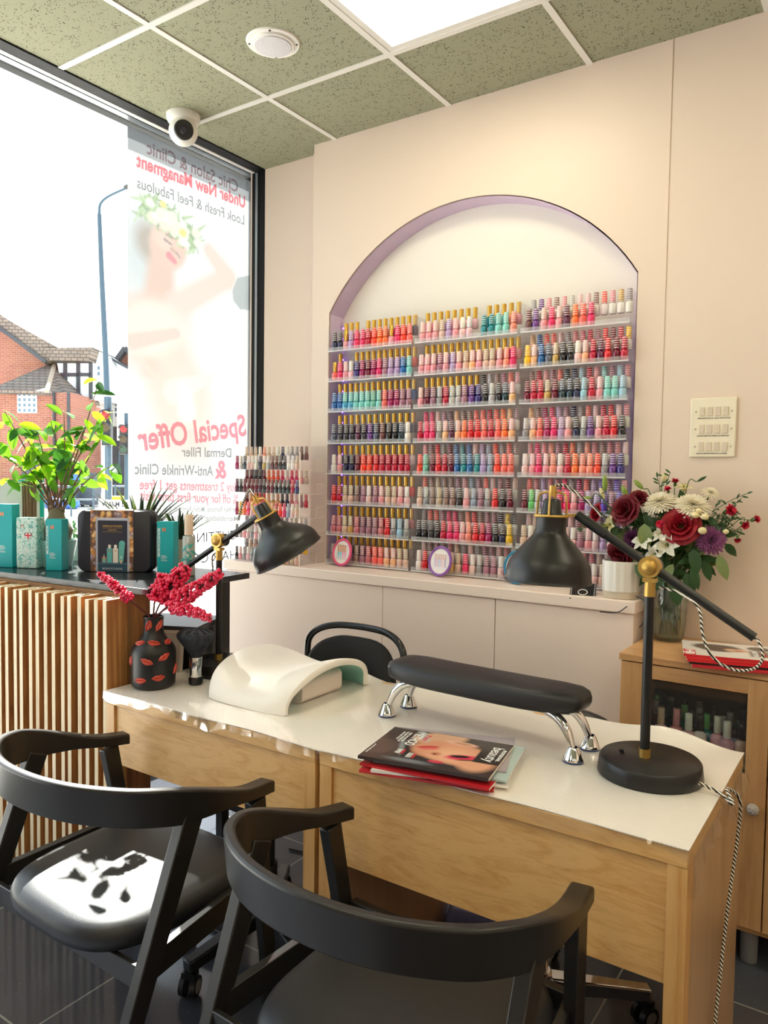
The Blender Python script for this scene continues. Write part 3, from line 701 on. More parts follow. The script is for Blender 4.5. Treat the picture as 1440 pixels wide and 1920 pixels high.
for r in range(5):
    for row, src, y, dz, wd in ((0, RF, RY0 + 0.016, 0.0, 'front row'), (1, RB, RY0 + 0.072, 0.044, 'rear row')):
        cs = src[r].split(); n = len(cs)
        for i, cd in enumerate(cs):
            x = RX0 + 0.018 + (RX1 - RX0 - 0.036)*(i + 0.5)/n + row*0.008
            cap = {'bk': 'ch', 'lp': 'wh', 'nd': 'be', 'pk': 'lp', 'hp': 'hp', 'go': 'wh', 'dt': 'ch', 'sv': 'wh'}.get(cd, cd)
            place_bottle(P_VARN, (x, y, RZ[r] - 0.002 + dz + (0.001 if row else 0)), cd, f"{PAL[cd][0]} varnish bottle, {ORD[i]} from window in {wd}, counter rack, {'bottom' if r == 4 else 'top' if r == 0 else ORD[r]} shelf",
                         'varnish bottles in the counter rack', cap, 'nail polish', 0.74 if row == 0 else 0.74)
# ---- round framed nail-art pictures leaning on the racks
def disc(px, py, ring, label, art, r, y):
    c = PY(px, py, y); t = thing('round_picture', label, 'picture', (c.x, y, ZC + 0.002), 0.0, 'round framed pictures on the counter', rot=(math.radians(-10), 0, math.radians(-12)))
    G().tube([(r*math.cos(a_), 0, r + 0.006 + r*math.sin(a_)) for a_ in np.linspace(0, 2*PI, 49)[:-1]], 0.0062, 8, closed=True).build('frame', ring, t)
    G().cyl((0, -0.001, r + .006), (0, 0.004, r + .006), r, seg=40).build('backing', mat('picture_backing', (244, 240, 236), 0.6), t)
    art(t, r)
def art_nails(t, r):
    A = Art(0.075, 0.07, 70, 'efe6e6'); A.rect(0, .075, 0, .07, 'e8dcdc')
    for k, (x, nail) in enumerate(((0.014, '6ed0de'), (0.03, '6ed0de'), (0.045, 'f09ac0'), (0.06, 'f09ac0'))):
        A.cap((x - .006, .07), (x, .03), .0062, .0058, 'c88860', .2).cap((x - .003, .06), (x, .034), .004, .003, 'dca078', .6, .7).cap((x, .033), (x + .004, .006), .0056, .0015, nail, .15)
    A.build('picture', M_PRINT, t, axes((-0.036, -0.0022, r + .006 - .036), (1, 0, 0), (0, 0, 1), (0, -1, 0)))
def art_pale(t, r):
    A = Art(0.075, 0.065, 70, 'ece8f0')
    for k in range(6): A.cap((.01 + .011*k, .045), (.014 + .011*k, .012), .004, .003, ['c8b4d8', 'e0b8c0', 'b8c8e0', 'd8c0d0', 'f0c8c8', 'b0a8c8'][k], .4).cap((.01 + .011*k, .06), (.012 + .011*k, .045), .0045, .004, 'd8b09c', .3, .8)
    A.build('picture', M_PRINT, t, axes((-0.037, -0.0022, r + .006 - .034), (1, 0, 0), (0, 0, 1), (0, -1, 0)))
disc(638, 1030, mat('pink_ring', (232, 84, 136), 0.4), 'round pink-framed picture of painted fingernails on the counter', art_nails, 0.058, 2.762)
disc(822, 1047, mat('purple_ring', (142, 90, 176), 0.4), 'round purple-framed picture with pale nail designs on the counter', art_pale, 0.058, 2.742)
disc(968, 1052, mat('blue_ring', (38, 128, 170), 0.4), 'round blue-framed picture half hidden behind the large lamp shade', art_pale, 0.062, 2.742)
# ---- pot and speaker on the counter
pc = PZ(1160, 1117, ZC); pc = Vector((-0.795, 2.70, ZC))
t = thing('plant_pot', 'white fluted ceramic pot with a bare clay foot on the counter end', 'pot', pc)
def flute(r, z, seg=48): return [Vector(((r*(1 + 0.018*math.cos(18*2*PI*j/seg*0 + 2*PI*j*16/seg)))*math.cos(2*PI*j/seg), (r*(1 + 0.018*math.cos(2*PI*j*16/seg)))*math.sin(2*PI*j/seg), z)) for j in range(seg)]
G().rings([flute(.066, .026, 96), flute(.0665, .13, 96), [Vector((.063*math.cos(2*PI*j/96), .063*math.sin(2*PI*j/96), .1315)) for j in range(96)], [Vector((.059*math.cos(2*PI*j/96), .059*math.sin(2*PI*j/96), .12)) for j in range(96)], [Vector((.055*math.cos(2*PI*j/96), .055*math.sin(2*PI*j/96), .03)) for j in range(96)]], False, True).build('body', mat('glazed_white', (232, 230, 226), 0.25), t, ang=30)
G().lathe([(0.0, 0.0), (.060, 0.0), (.0635, .003), (.065, .026), (0.0, .026)], 48).build('foot', mat('bare_clay', (206, 194, 176), 0.8), t)
t = thing('phone_stand', 'black flat device with a white outlined round mark tilted beside the pot', 'phone', (-0.925, 2.675, ZC + 0.001), math.radians(15))
G(frame((0, 0, 0.006), 0, math.radians(28))).box(-.045, .045, -.05, .05, 0, .009).build('case', M_DARK, t, bev=.004)
G(frame((0, 0, 0.006), 0, math.radians(28))).tube([(-.04, -.045, .0095), (.04, -.045, .0095), (.04, .045, .0095), (-.04, .045, .0095)], .0012, 6, closed=True).build('outline', M_WHITE, t)
G(frame((0, 0, 0.006), 0, math.radians(28))).tube([(.016*math.cos(k*PI/10), -.012 + .016*math.sin(k*PI/10), .0095) for k in range(20)], .0016, 6, closed=True).build('round_mark', M_WHITE, t)
G().box(-.012, .012, .03, .045, 0.0, .03).build('prop', M_DARK, t)
# thin cable hanging at the counter end
t = G().tube([PY(1193, 1118, 2.63), PY(1208, 1128, 2.60), PY(1211, 1148, 2.595), PY(1206, 1168, 2.60), PY(1199, 1176, 2.612)], .0022, 6, 6).tube([(-0.745, 2.605, 1.025), (-0.78, 2.606, 1.0), (-0.84, 2.611, 0.995)], .002, 6, 5).build('cable', M_DARK)
tag(t, 'thin black cable looping off the end of the pink counter', 'cable')
# ================================================================= WINDOW COUNTER
ROT = math.radians(4.6); SZ = 1.075
wc = thing('window_counter', 'window display counter with black top and front of upright plywood slats', 'counter', (-2.025, 1.627, 0), ROT)
G().box(-1.0, 0.0, 0.0, 0.52, SZ - 0.022, SZ).build('worktop', mat('black_laminate', (34, 38, 42), 0.22, bump=(200, .02, .001)), wc, bev=.0015)
a = NT('plywood_edge'); a.pr('e8d2a8', 0.6); v = a.tex('Object', (1, 0.0, 0.02))
n = a.noise(a.tex('Object', (300, 3, 1.0)), 1.0, 2.0); n2 = a.noise(a.tex('Object', (60, 30, 6)), 1.0, 4.0)
mxx = a.n('ShaderNodeMath', operation='MULTIPLY_ADD'); mxx.inputs[1].default_value = 0.5; a.l(n2.outputs['Fac'], mxx.inputs[0]); a.l(n.outputs['Fac'], mxx.inputs[2])
geo = a.n('ShaderNodeNewGeometry'); tn = a.n('ShaderNodeTexCoord'); sn_ = a.n('ShaderNodeSeparateXYZ'); a.l(tn.outputs['Normal'], sn_.inputs[0])
ab = a.n('ShaderNodeMath', operation='ABSOLUTE'); a.l(sn_.outputs['X'], ab.inputs[0])
face = a.ramp(a.noise(a.tex('Object', (1, 12, 0.8)), 3.0, 5.0, .6, 1.5).outputs['Fac'], [(0.3, (150, 96, 52)), (0.6, (196, 142, 86)), (0.8, (214, 164, 108))])
edge = a.ramp(mxx.outputs[0], [(0.50, (180, 138, 92)), (0.64, (238, 218, 180)), (0.95, (248, 234, 204))])
mx = a.n('ShaderNodeMix', data_type='RGBA'); a.l(ab.outputs[0], mx.inputs[0]); a.l(edge, mx.inputs[6]); a.l(face, mx.inputs[7]); a.l(mx.outputs[2], a.p.inputs['Base Color'])
M_PLY = a.m
g = G()
for k in range(22):
    x1 = -0.093 - 0.0425*k - (0.004 if k % 3 == 1 else 0)
    g.box(x1 - 0.0185, x1, -0.088 + 0.004*(k % 2), 0.0, 0.0, SZ - 0.034 - 0.003*(k % 3))
g.build('slats', M_PLY, wc, bev=.0008, seg=1)
G().box(-1.03, -0.093, 0.001, 0.018, 0.0, SZ - 0.023).build('front_board', mat('slat_back', (150, 112, 72), .7), wc)
G().box(-0.111, -0.093, 0.018, 0.10, 0.0, SZ - 0.023).build('end_board', M_PLY, wc)
G().box(-1.0, -0.97, 0.03, 0.5, 0, SZ - .023).build('side_board', M_PLY, wc)
G().box(-0.60, 0.0, 0.12, 0.44, 0.66, 0.68).build('lower_shelf', M_BEECHX, wc, bev=.002)
G().box(-0.60, -0.57, 0.12, 0.44, 0, 0.66).build('leg_board', M_PLY, wc)
G().box(-0.06, -0.03, 0.40, 0.44, 0, SZ - .023).build('leg', M_BLACK, wc)
# black storage box and framed card on the lower shelf
t = thing('storage_box', 'black storage box on the lower shelf under the window counter top', 'box', (-2.235, 1.90, 0.682), math.radians(24))
G().box(-.13, .15, -.10, .13, 0, .20).build('body', M_DARK, t, bev=.004); G().box(-.135, .155, -.105, .135, .2, .225).build('lid', mat('dark_lid', (62, 64, 68), .3), t, bev=.004)
t = thing('framed_card', 'pale framed card leaning behind the black lip vase', 'picture', (-2.13, 1.765, 0.681), math.radians(24), rot=(math.radians(-8), 0, math.radians(30)))
G().box(-.075, .075, 0, .010, 0, .22).build('frame', mat('pale_frame', (214, 204, 192), .4), t, bev=.002)
A = Art(.13, .2, 40, 'b8aea6'); A.ell(.06, .12, .05, .05, '8a7c74', .4, .8).rect(0, .13, 0, .05, 'd8d0c8', .01); A.build('card', M_PRINT, t, axes((-.065, -.0006, .01), (1, 0, 0), (0, 0, 1), (0, -1, 0)))
# ---- goods along the counter: all turned to face the room
FACE = math.radians(27)
M_TEALSIDE = M_TEAL
def carton(px, yb, w, h, d, label, top_text=True):
    p = PZ(px, yb, SZ); t = thing('carton', label, 'carton', (p.x, p.y, SZ + .0005), FACE, 'teal hair product cartons')
    G().box(-w/2, w/2, 0, d, 0, h).build('body', M_TEAL, t, bev=.0015)
    F = lambda x, z: axes((x, -.0006, z), (1, 0, 0), (0, 0, 1), (0, -1, 0))
    V = lambda x, z: axes((x, -.0006, z), (0, 0, 1), (-1, 0, 0), (0, -1, 0))
    text('emblem', 'M', w*.30, M_COPPER, t, F(-.08*w, h*.84), .0003, .0008)
    text('lettering', 'MOROCCANOIL', .0135, M_WHITETXT, t, V(-w*.38, h*.60), .0003, .0002, width=h*.56)
    for k in range(6): G().box(-w*.25, w*(.02 + .06*(k % 3)), -.0008, -.0002, h*(.34 - .018*k - (.01 if k > 3 else 0)), h*(.346 - .018*k - (.01 if k > 3 else 0))).build('printed_line', M_WHITETXT, t)
    return t
carton(7, 1064, .075, .250, .05, 'tall teal carton at the window-counter end beside the hair poster')
carton(101, 1070, .066, .198, .05, 'teal carton standing between the patterned tin and the black gift bag')
carton(310, 1075, .066, .197, .048, 'teal carton between the black gift bag and the spray bottle')
t_ = PZ(50, 1066, SZ); t = thing('patterned_tin', 'pale patterned tin with a flag heart beside the teal cartons', 'tin', (t_.x, t_.y, SZ + .0005), FACE)
a = NT('swirl_print'); a.pr('ffffff', .35); v = a.tex('Object', (38, 38, 38)); n = a.noise(v, 1.1, 2.0, .5, 2.5)
a.l(a.ramp(n.outputs['Fac'], [(0.40, (92, 178, 172)), (0.50, (232, 238, 230)), (0.58, (140, 202, 196)), (0.66, (238, 238, 228))]), a.p.inputs['Base Color'])
G().box(-.043, .043, 0, .058, 0, .199).build('body', a.m, t, bev=.004)
F = lambda x, z, y=-.0006: axes((x, y, z), (1, 0, 0), (0, 0, 1), (0, -1, 0))
text('emblem', 'M', .022, mat('emblem_brown', (140, 100, 88), .5), t, F(-.017, .165))
G().box(.010, .026, -.0008, -.0002, .158, .172).build('stamp', mat('stamp_teal', (110, 170, 165), .5), t)
hp_ = [(.016*math.sin(q)**3*1.05, (13*math.cos(q) - 5*math.cos(2*q) - 2*math.cos(3*q) - math.cos(4*q))/16*.016) for q in np.linspace(0, 2*PI, 40)[:-1]]
def heart(sc_, m, y, parent, name): 
    return G().prism([(x*sc_, z*sc_) for x, z in hp_], 'y', y, y - .0004).build(name, m, parent, loc=(.008, 0, .130))
hb = heart(1.12, M_WHITE, -.0006, t, 'heart_badge')
hn = heart(1.0, mat('flag_blue', (30, 36, 80), .5), -.0011, t, 'flag')
g = G(); g.box(-.0135, .0135, -.0017, -.0015, -.0045, .0045).box(-.0045, .0045, -.0017, -.0015, -.012, .011); g.bar((-.010, -.0016, -.008), (.010, -.0016, .009), .0003, .004).bar((.010, -.0016, -.008), (-.010, -.0016, .009), .0003, .004)
g.build('white_bands', M_WHITE, hn); G().box(-.0135, .0135, -.0021, -.0018, -.0026, .0026).box(-.0027, .0027, -.0021, -.0018, -.013, .0115).build('red_bands', mat('flag_red', (206, 36, 52), .5), hn)
# black gift bag with printed sleeve
p = PZ(212, 1073, SZ); BW, BH, BD = .285, .236, .095
t = thing('gift_bag', 'black zipped wash bag in a printed gift sleeve on the window counter', 'gift set', (p.x + .0, p.y + .005, SZ + .0005), math.radians(33))
def rrect(w, h, r, n=6):
    out = []
    for cx_, cz_, a0 in ((w/2-r, r, -PI/2), (w/2-r, h-r, 0), (-w/2+r, h-r, PI/2), (-w/2+r, r, PI)):
        for k in range(n+1): out.append((cx_ + r*math.cos(a0 + PI/2*k/n), cz_ + r*math.sin(a0 + PI/2*k/n)))
    return out
g = G(); g.rings([[(x*.97, 0.0, z*.97 + .003) for x, z in rrect(BW, BH, .03)], [(x, .006, z) for x, z in rrect(BW, BH, .03)], [(x, BD - .006, z) for x, z in rrect(BW, BH, .03)], [(x*.97, BD, z*.97 + .003) for x, z in rrect(BW, BH, .03)]])
g.build('body', mat('navy_leatherette', (28, 31, 42), .38, bump=(300, .1, .002)), t, ang=50)
G().tube([(x*1.002, BD*.55, z*1.002) for x, z in rrect(BW, BH, .03)], .003, 6, closed=True).build('zip', M_DARK, t)
G().tube([(BW/2 + .003, BD*.55, .19), (BW/2 + .008, BD*.55, .17), (BW/2 + .007, BD*.55, .14)], .002, 6, 4).build('zip_pull', M_CHROME, t)
SW = .165; A = Art(SW, BH, 110, '6a4a36')
rs_ = random.Random(3)
for k in range(150):
    x, y = rs_.uniform(0, SW), rs_.uniform(0, BH); r = rs_.uniform(.006, .014)
    A.ell(x, y, r, r*rs_.uniform(.7, 1), rs_.choice(['c8843c', 'e0a860', '9a5c28', 'f0c88c', '5a3a2c', 'd89850', '8a7a90', 'b87040']), rs_.uniform(0, 3), .5, .9).ell(x - r*.2, y + r*.2, r*.4, r*.3, 'f8e0b0', 0, .9, .5)
A.rect(.020, SW - .016, 0, BH - .030, 'b8bccc')
for k in range(46): A.rect(.020 + .0125*(k % 2)*0, .0265, .004 + .005*k, .0065 + .005*k, '8088a0', 1e-4, .5).rect(SW - .0225, SW - .016, .004 + .005*k, .0065 + .005*k, '8088a0', 1e-4, .5)
A.rect(.0275, SW - .0235, 0, BH - .0395, '2a2c3c').rect(.0275, SW - .0235, 0, .030, '2c4c62').rect(.0275, SW - .0235, .026, .036, '3a6072').rect(.0275, SW - .0235, .0245, .027, '14141c')
A.rect(.044, .060, .034, .056, 'c87848').rect(.046, .058, .036, .050, '6ab4b0').rect(.0505, .0535, .054, .066, 'a8ccc8')
A.rect(.063, .083, .034, .090, '5cb0ac').rect(.068, .078, .090, .103, 'ece4da').rect(.086, .106, .034, .090, 'e4dcd0').rect(.091, .101, .090, .103, 'f0ebe4')
A.cap((.121, .108), (.117, .044), .0115, .009, '66b8b0', .05).rect(.113, .121, .032, .044, 'd8b49a')
A.build('sleeve', M_PRINT, t, axes((-SW/2 - .008, -.0008, 0.0015), (1, 0, 0), (0, 0, 1), (0, -1, 0)))
Fb = lambda x, z: axes((x, -.0014, z), (1, 0, 0), (0, 0, 1), (0, -1, 0))
text('lettering', 'LUMINOUS WONDERS', .0085, M_SATINGOLD, t, Fb(-.006, .176), .0002, .0002, width=.075)
text('lettering', 'HYDRATION', .006, M_SATINGOLD, t, Fb(-.006, .161), .0002, .0001, width=.032)
for z in (.168, .154): G().box(-.044, .032, -.0014, -.0009, z, z + .0008).build('printed_line', M_SATINGOLD, t)
text('lettering', 'MOROCCANOIL', .0105, mat('silver_ink', (190, 196, 200), .5), t, Fb(-.006, .0125), .0002, .0001, width=.078)
text('emblem', 'M', .010, M_COPPER, t, Fb(-.018, .080)); text('emblem', 'M', .010, mat('emblem_rose', (190, 120, 110), .5), t, Fb(.006, .080)); text('emblem', 'M', .012, M_WHITETXT, t, Fb(.028, .056))
G().box(-SW/2 - .008, SW/2 - .008, -.0012, BD + .001, BH + .0005, BH + .0012).build('sleeve_top', mat('sleeve_white', (236, 226, 216), .5), t)
# spray bottle
p = PZ(354, 1079, SZ); t = thing('spray_bottle', 'frosted spray bottle with a tall beige cap on the window counter', 'bottle', (p.x, p.y, SZ + .0005), FACE)
G().lathe([(0, 0), (.021, 0), (.0235, .003), (.0235, .140), (.0215, .148), (.012, .150), (.012, .158), (0, .158)], 28).build('body', mat('frosted_bottle', (206, 212, 208), .25, **{'Transmission Weight': .35}), t)
G().lathe([(0.0, .152), (.0165, .152), (.0165, .226), (.015, .228), (0, .228)], 28).build('cap', mat('beige_cap', (226, 204, 182), .4), t)
g = G(); rr = random.Random(5)
for k in range(14):
    an = -PI/2 + rr.uniform(-.7, .7); z = rr.uniform(.05, .11); c_ = Vector((.0238*math.cos(an), .0238*math.sin(an), z)); tang = Vector((-math.sin(an), math.cos(an), 0)); ang = rr.uniform(0, 6.28)
    g.leaf(c_, tang*math.cos(ang) + Vector((0, 0, 1))*math.sin(ang), Vector((math.cos(an), math.sin(an), 0)), .026, .011, .1, 0)
g.build('leaf_print', mat('teal_print', (74, 172, 166), .5), t)
G().box(-.010, .010, -.0242, -.0237, .074, .078).box(-.008, .009, -.0242, -.0237, .066, .069).build('printed_line', mat('print_white', (236, 240, 238), .5), t)
# hair poster board at the counter end
p = Vector((-2.955, 1.78, SZ)); t = thing('hair_poster', 'display board with brown hair picture and teal border at the window counter end', 'poster', p, math.radians(38))
G().box(-.16, .055, 0, .012, 0, .345).build('board', mat('teal_border', (0, 176, 166), .5), t)
A = Art(.195, .335, 90, 'd2d4d4'); A.rect(.125, .182, 0, .335, '4a3428')
for k in range(60):
    x = .128 + .9*.06*(k/60); A.cap((x, 0), (x + random.uniform(-.012, .012), .335), .0014, .0012, random.choice(['7a5a40', '2e2018', '9a7450', '5c4030']), .8, .7)
A.build('picture', M_PRINT, t, axes((-.155, -.001, .004), (1, 0, 0), (0, 0, 1), (0, -1, 0)))
# ---- plants on the window counter
M_LEAF = [leafy('leaf_bright', (96, 158, 34), (168, 216, 40), .35, .55), leafy('leaf_mid', (52, 112, 36), (120, 184, 40), .3, .4), leafy('leaf_deep', (34, 84, 40), (70, 130, 40), .25, .25)]
M_TWIG = mat('twig_bark', (118, 92, 74), .8, bump=(200, .3, .003)); M_SOIL = mat('soil', (70, 54, 42), .95, bump=(150, .5, .006))
pc = Vector((-2.80, 1.80, SZ + .0005)); t = thing('potted_ficus', 'leafy ficus with a swollen trunk in a low pot behind the cartons', 'potted plant', pc)
G().lathe([(0, 0), (.058, 0), (.078, .10), (.078, .108), (.071, .108), (.068, .095), (0, .095)], 28).build('pot', mat('teal_pot', (150, 196, 192), .3), t)
G().lathe([(0, .094), (.069, .096)], 24).build('soil', M_SOIL, t)
G().lathe([(.040, .092), (.052, .115), (.058, .145), (.046, .175), (.030, .20), (.026, .222), (.016, .235), (0, .238)], 20, sx=1.25).build('trunk', mat('grey_bark', (122, 112, 92), .85, bump=(60, .5, .006)), t)
tips = [(185, 715, 1.80), (205, 775, 1.78), (160, 800, 1.76), (215, 870, 1.80), (120, 775, 1.83), (95, 790, 1.80), (70, 810, 1.75), (35, 800, 1.72), (8, 770, 1.68), (5, 850, 1.68), (60, 840, 1.73), (150, 905, 1.82), (130, 850, 1.85), (15, 900, 1.68), (190, 820, 1.82), (45, 870, 1.72), (100, 840, 1.82)]
stem = G(); lv = [G(), G(), G()]; rr = random.Random(11)
def gleaf(at_, d, L, W, g=None):
    k = rr.choice([0, 0, 1, 1, 2]); lv[k].leaf(at_, d, (rr.uniform(-.6, .6), rr.uniform(-1, .2), rr.uniform(.3, 1)), L, W, rr.uniform(.05, .3), rr.uniform(.1, .5), 5)
for (px, py, y) in tips:
    e = PY(px, py, y) - pc; b = Vector((rr.uniform(-.03, .03), rr.uniform(-.02, .02), .215)); mid = b.lerp(e, .5) + Vector((rr.uniform(-.03, .03), 0, .03))
    pts = catmull([b, mid, e], 8); stem.tube(pts, [.0042, .0030, .0014], 6)
    for k in range(9):
        f = min(1.0, .46 + .62*k/8); q = pts[min(len(pts)-1, int(f*(len(pts)-1)))]
        dirn = Vector((rr.uniform(-1, 1), rr.uniform(-.5, .5), rr.uniform(-.7, .5))); L = rr.uniform(.06, .095)
        gleaf(q + Vector((rr.uniform(-.012, .012), rr.uniform(-.01, .01), rr.uniform(-.01, .01))), dirn, L, L*.46)
# keep the crown on the room side of the pane
for g in lv:
    for i, vv in enumerate(g.v):
        if vv[0] + pc.x < GX + .03: g.v[i] = (GX + .03 - pc.x, vv[1], vv[2])
for i, vv in enumerate(stem.v):
    if vv[0] + pc.x < GX + .03: stem.v[i] = (GX + .03 - pc.x, vv[1], vv[2])
stem.build('branches', M_TWIG, t)
g = G()
for k in range(3): 
    b_ = len(g.v); g.v += lv[k].v; g.f += [tuple(b_ + i for i in f) for f in lv[k].f]; g.mi += [k]*len(lv[k].f)
g.build('foliage', M_LEAF, t)
def aloe(p, label, n, L, potm, potr, poth):
    t = thing('potted_aloe', label, 'potted plant', p)
    G().lathe([(0, 0), (potr*.8, 0), (potr, poth), (potr*.93, poth), (potr*.9, poth - .012), (0, poth - .012)], 24).build('pot', potm, t)
    G().lathe([(0, poth - .012), (potr*.92, poth - .011)], 20).build('soil', M_SOIL, t)
    g = G(); rr = random.Random(n)
    for k in range(n):
        an = 2.4*k; tilt = .10 + .62*(k/n)
        g.k = k % 2; g.blade((.012*math.cos(an), .012*math.sin(an), poth - .012), (math.cos(an)*tilt, math.sin(an)*tilt, 1), L*rr.uniform(.75, 1.05), .026, .25 + .2*(k/n), 7, .006)
    g.build('leaves', [leafy('aloe_green', (92, 112, 60), (140, 160, 60), .4, .25), leafy('aloe_dark', (52, 72, 58), (90, 110, 60), .4, .2)], t)
aloe(Vector((-2.60, 2.05, SZ + .0005)), 'spiky aloe with long pointed leaves rising behind the black gift bag', 22, .27, mat('white_pot', (220, 220, 214), .4), .06, .105)
aloe(Vector((-2.37, 2.06, SZ + .0005)), 'small dark spiky succulent in a ribbed pot behind the spray bottle', 18, .155, mat('ribbed_pot', (206, 198, 180), .6), .05, .12)
# low whitish leafy plant near the pane
t = thing('variegated_plant', 'low white-green leafy plant beside the pane behind the ficus', 'potted plant', Vector((-2.945, 1.975, SZ + .0005)))
G().lathe([(0, 0), (.045, 0), (.058, .09), (.054, .09), (.05, .08), (0, .08)], 20).build('pot', mat('white_pot2', (214, 220, 216), .4), t)
g = G(); rr = random.Random(4)
for k in range(60):
    an = rr.uniform(0, 6.28); q = Vector((.05*math.cos(an)*rr.random(), .05*math.sin(an)*rr.random(), .085 + rr.uniform(0, .10))); g.k = k % 2
    g.leaf(q, (math.cos(an), math.sin(an), rr.uniform(-.2, .7)), (0, 0, 1), .045, .024, .3, .2)
g.tube([(0, 0, .07), (0, 0, .17)], .006, 6)
g.build('foliage', [leafy('pale_leaf', (206, 220, 198), (220, 235, 200), .4, .4), leafy('sage_leaf', (96, 142, 100), (120, 170, 90), .4, .4)], t)
# ================================================================= BANNER ON THE GLASS
BX = GX + 0.016
P0, P1 = PX(239, 243, BX), PX(470, 333, BX); P2 = PX(239, 972, BX)
by0, by1, bz0, bz1 = P0.y, P1.y, P2.z - .06, (P0.z + P1.z)/2
t = thing('window_banner', 'tall translucent printed banner of a woman in a flower crown on the window', 'banner', (BX, by0, bz0))
BWd, BHt = by1 - by0, bz1 - bz0
A = Art(BWd, BHt, 130, 'f7f8f8')
def bp(px, py): q = PX(px, py, BX); return (q.y - by0, q.z - bz0)
sc_ = abs(bp(330, 460)[0] - bp(310, 460)[0])/20      # metres per pixel around the figure
def E_(px, py, rx, ry, col, rot=0, soft=.5, al=1.0): x, y = bp(px, py); A.ell(x, y, rx*sc_, ry*sc_*.82, col, rot, soft, al)
def C_(p, q, r0, r1, col, soft=.5, al=1.0): A.cap(bp(*p), bp(*q), r0*sc_, r1*sc_, col, soft, al)
A.rect(0, BWd, BHt - .112, BHt, 'b4b8ba', .004)
E_(270, 480, 48, 90, 'c4d2d6', 0, 1.2, .8); E_(365, 470, 60, 60, 'dfe6e6', 0, 1.5, .7)
E_(282, 455, 26, 34, 'a89884', .3, .8)                       # hair
C_((302, 505), (298, 575), 24, 30, 'e0b8a0', .6)             # neck
E_(290, 590, 62, 34, 'e6c6b2', 0, .7)
C_((330, 575), (425, 522), 22, 17, 'ecd2c2', .7); C_((428, 520), (392, 470), 17, 11, 'ecd0c0', .7)
E_(300, 640, 70, 60, 'f2e2d6', .1, .7); C_((300, 655), (345, 745), 42, 52, 'ecd0bc', .6); C_((330, 745), (350, 800), 56, 60, 'f0dccc', .9, .8)
E_(282, 618, 58, 46, 'f4ead8', .2, .5); C_((250, 640), (330, 625), 12, 8, 'd8b8a8', .6, .7); C_((325, 735), (395, 708), 18, 7, 'f6efe0', .5); C_((345, 730), (350, 770), 14, 18, 'f8f2e8', .5)
E_(316, 462, 34, 44, 'e8bca4', -.75, .25); E_(305, 450, 18, 14, 'f2d0bc', -.5, .9, .8)
C_((309, 449), (322, 459), 2.2, 1.4, '8c6c60', .6); C_((312, 440), (327, 448), 1.8, 1.2, '9a7a68', .6); C_((331, 474), (338, 484), 2.0, 1.2, '9a7a6c', .6); C_((322, 467), (328, 473), 3, 2, 'c89880', .7)
C_((317, 479), (328, 491), 5.5, 4.0, 'e06070', .4)
rr = random.Random(8)
for k in range(120):
    f = k/120; x0_, y0_ = 268 + 100*f, 385 + 70*f; C_((x0_ + rr.uniform(-8, 8), y0_ + rr.uniform(-24, 20)), (x0_ + rr.uniform(-26, 26), y0_ + rr.uniform(-34, 30)), 3.2, 1.0, rr.choice(['86b060', 'a0c878', '6a9850', 'b8d898']), .6, .85)
for k in range(34):
    f = rr.random(); E_(272 + 92*f + rr.uniform(-12, 10), 386 + 68*f + rr.uniform(-18, 16), rr.uniform(6, 10), rr.uniform(6, 10), rr.choice(['f6f4e4', 'eef0dc', 'f8f8ee', 'f0ecd0']), 0, .5, .95)
E_(343, 437, 7, 7, 'f4dc3c', 0, .5); E_(306, 383, 6, 6, 'f0e060', 0, .5)
A.rect(0, BWd, 0, BHt - .13, 'fbfbfa', .02, .28); A.rect(0, BWd, 0, .30, 'fafafa', .1, .8)
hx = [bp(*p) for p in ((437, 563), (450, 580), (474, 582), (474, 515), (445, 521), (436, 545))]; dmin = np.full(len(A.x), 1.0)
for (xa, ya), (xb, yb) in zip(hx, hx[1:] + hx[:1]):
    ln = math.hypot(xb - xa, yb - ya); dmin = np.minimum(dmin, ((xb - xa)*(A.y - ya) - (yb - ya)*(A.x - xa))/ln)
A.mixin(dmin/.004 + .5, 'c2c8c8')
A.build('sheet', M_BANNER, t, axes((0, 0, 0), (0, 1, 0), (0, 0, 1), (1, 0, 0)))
def bt(body, pl, pr, size, m, bold=0.0):
    Aq, Bq = bp(*pl), bp(*pr); W = abs(Bq[0] - Aq[0]); mid = ((Aq[0] + Bq[0])/2, (Aq[1] + Bq[1])/2); dz = (Aq[1] - Bq[1])
    xv = Vector((0, -W, dz)).normalized(); up = Vector((0, dz, W)).normalized()
    text('lettering', body, size, m, t, axes((.0012, mid[0], mid[1]), xv, up, (-1, 0, 0)), 0.0, bold, width=math.hypot(W, dz))
M_BTG = ink('banner_grey', (176, 178, 180)); M_BTR = ink('banner_rose', (246, 150, 158)); M_BTP = ink('banner_pink', (246, 168, 180))
bt('Chic Salon & Clinic', (275, 277), (446, 352), .088, ink('banner_mauve', (206, 176, 178)), .0015)
bt('Under New Managment', (256, 301), (460, 381), .088, M_BTR, .003)
bt('Look Fresh & Feel Fabulous', (257, 343), (458, 414), .074, M_BTG, .0004)
bt('Special Offer', (259, 826), (461, 799), .165, M_BTP, .004)
bt('Dermal Filler', (341, 848), (434, 850), .07, M_BTG, .001)
bt('&', (403, 882), (425, 882), .135, M_BTP, .004)
bt('Anti-Wrinkle Clinic', (252, 880), (399, 884), .075, M_BTG, .001)
bt('Buy 2 treatments get 1 free', (262, 909), (446, 914), .07, M_BTP, .001)
bt('% off for your first time visit', (262, 930), (446, 937), .07, M_BTP, .001)
bt('Laser Hair Removal, Mole\'s Removal, Skin Tightening', (262, 954), (452, 956), .042, M_BTG, .0004)
bt('Microblading, PRP, HydraFacial', (290, 970), (446, 973), .042, M_BTG, .0004)
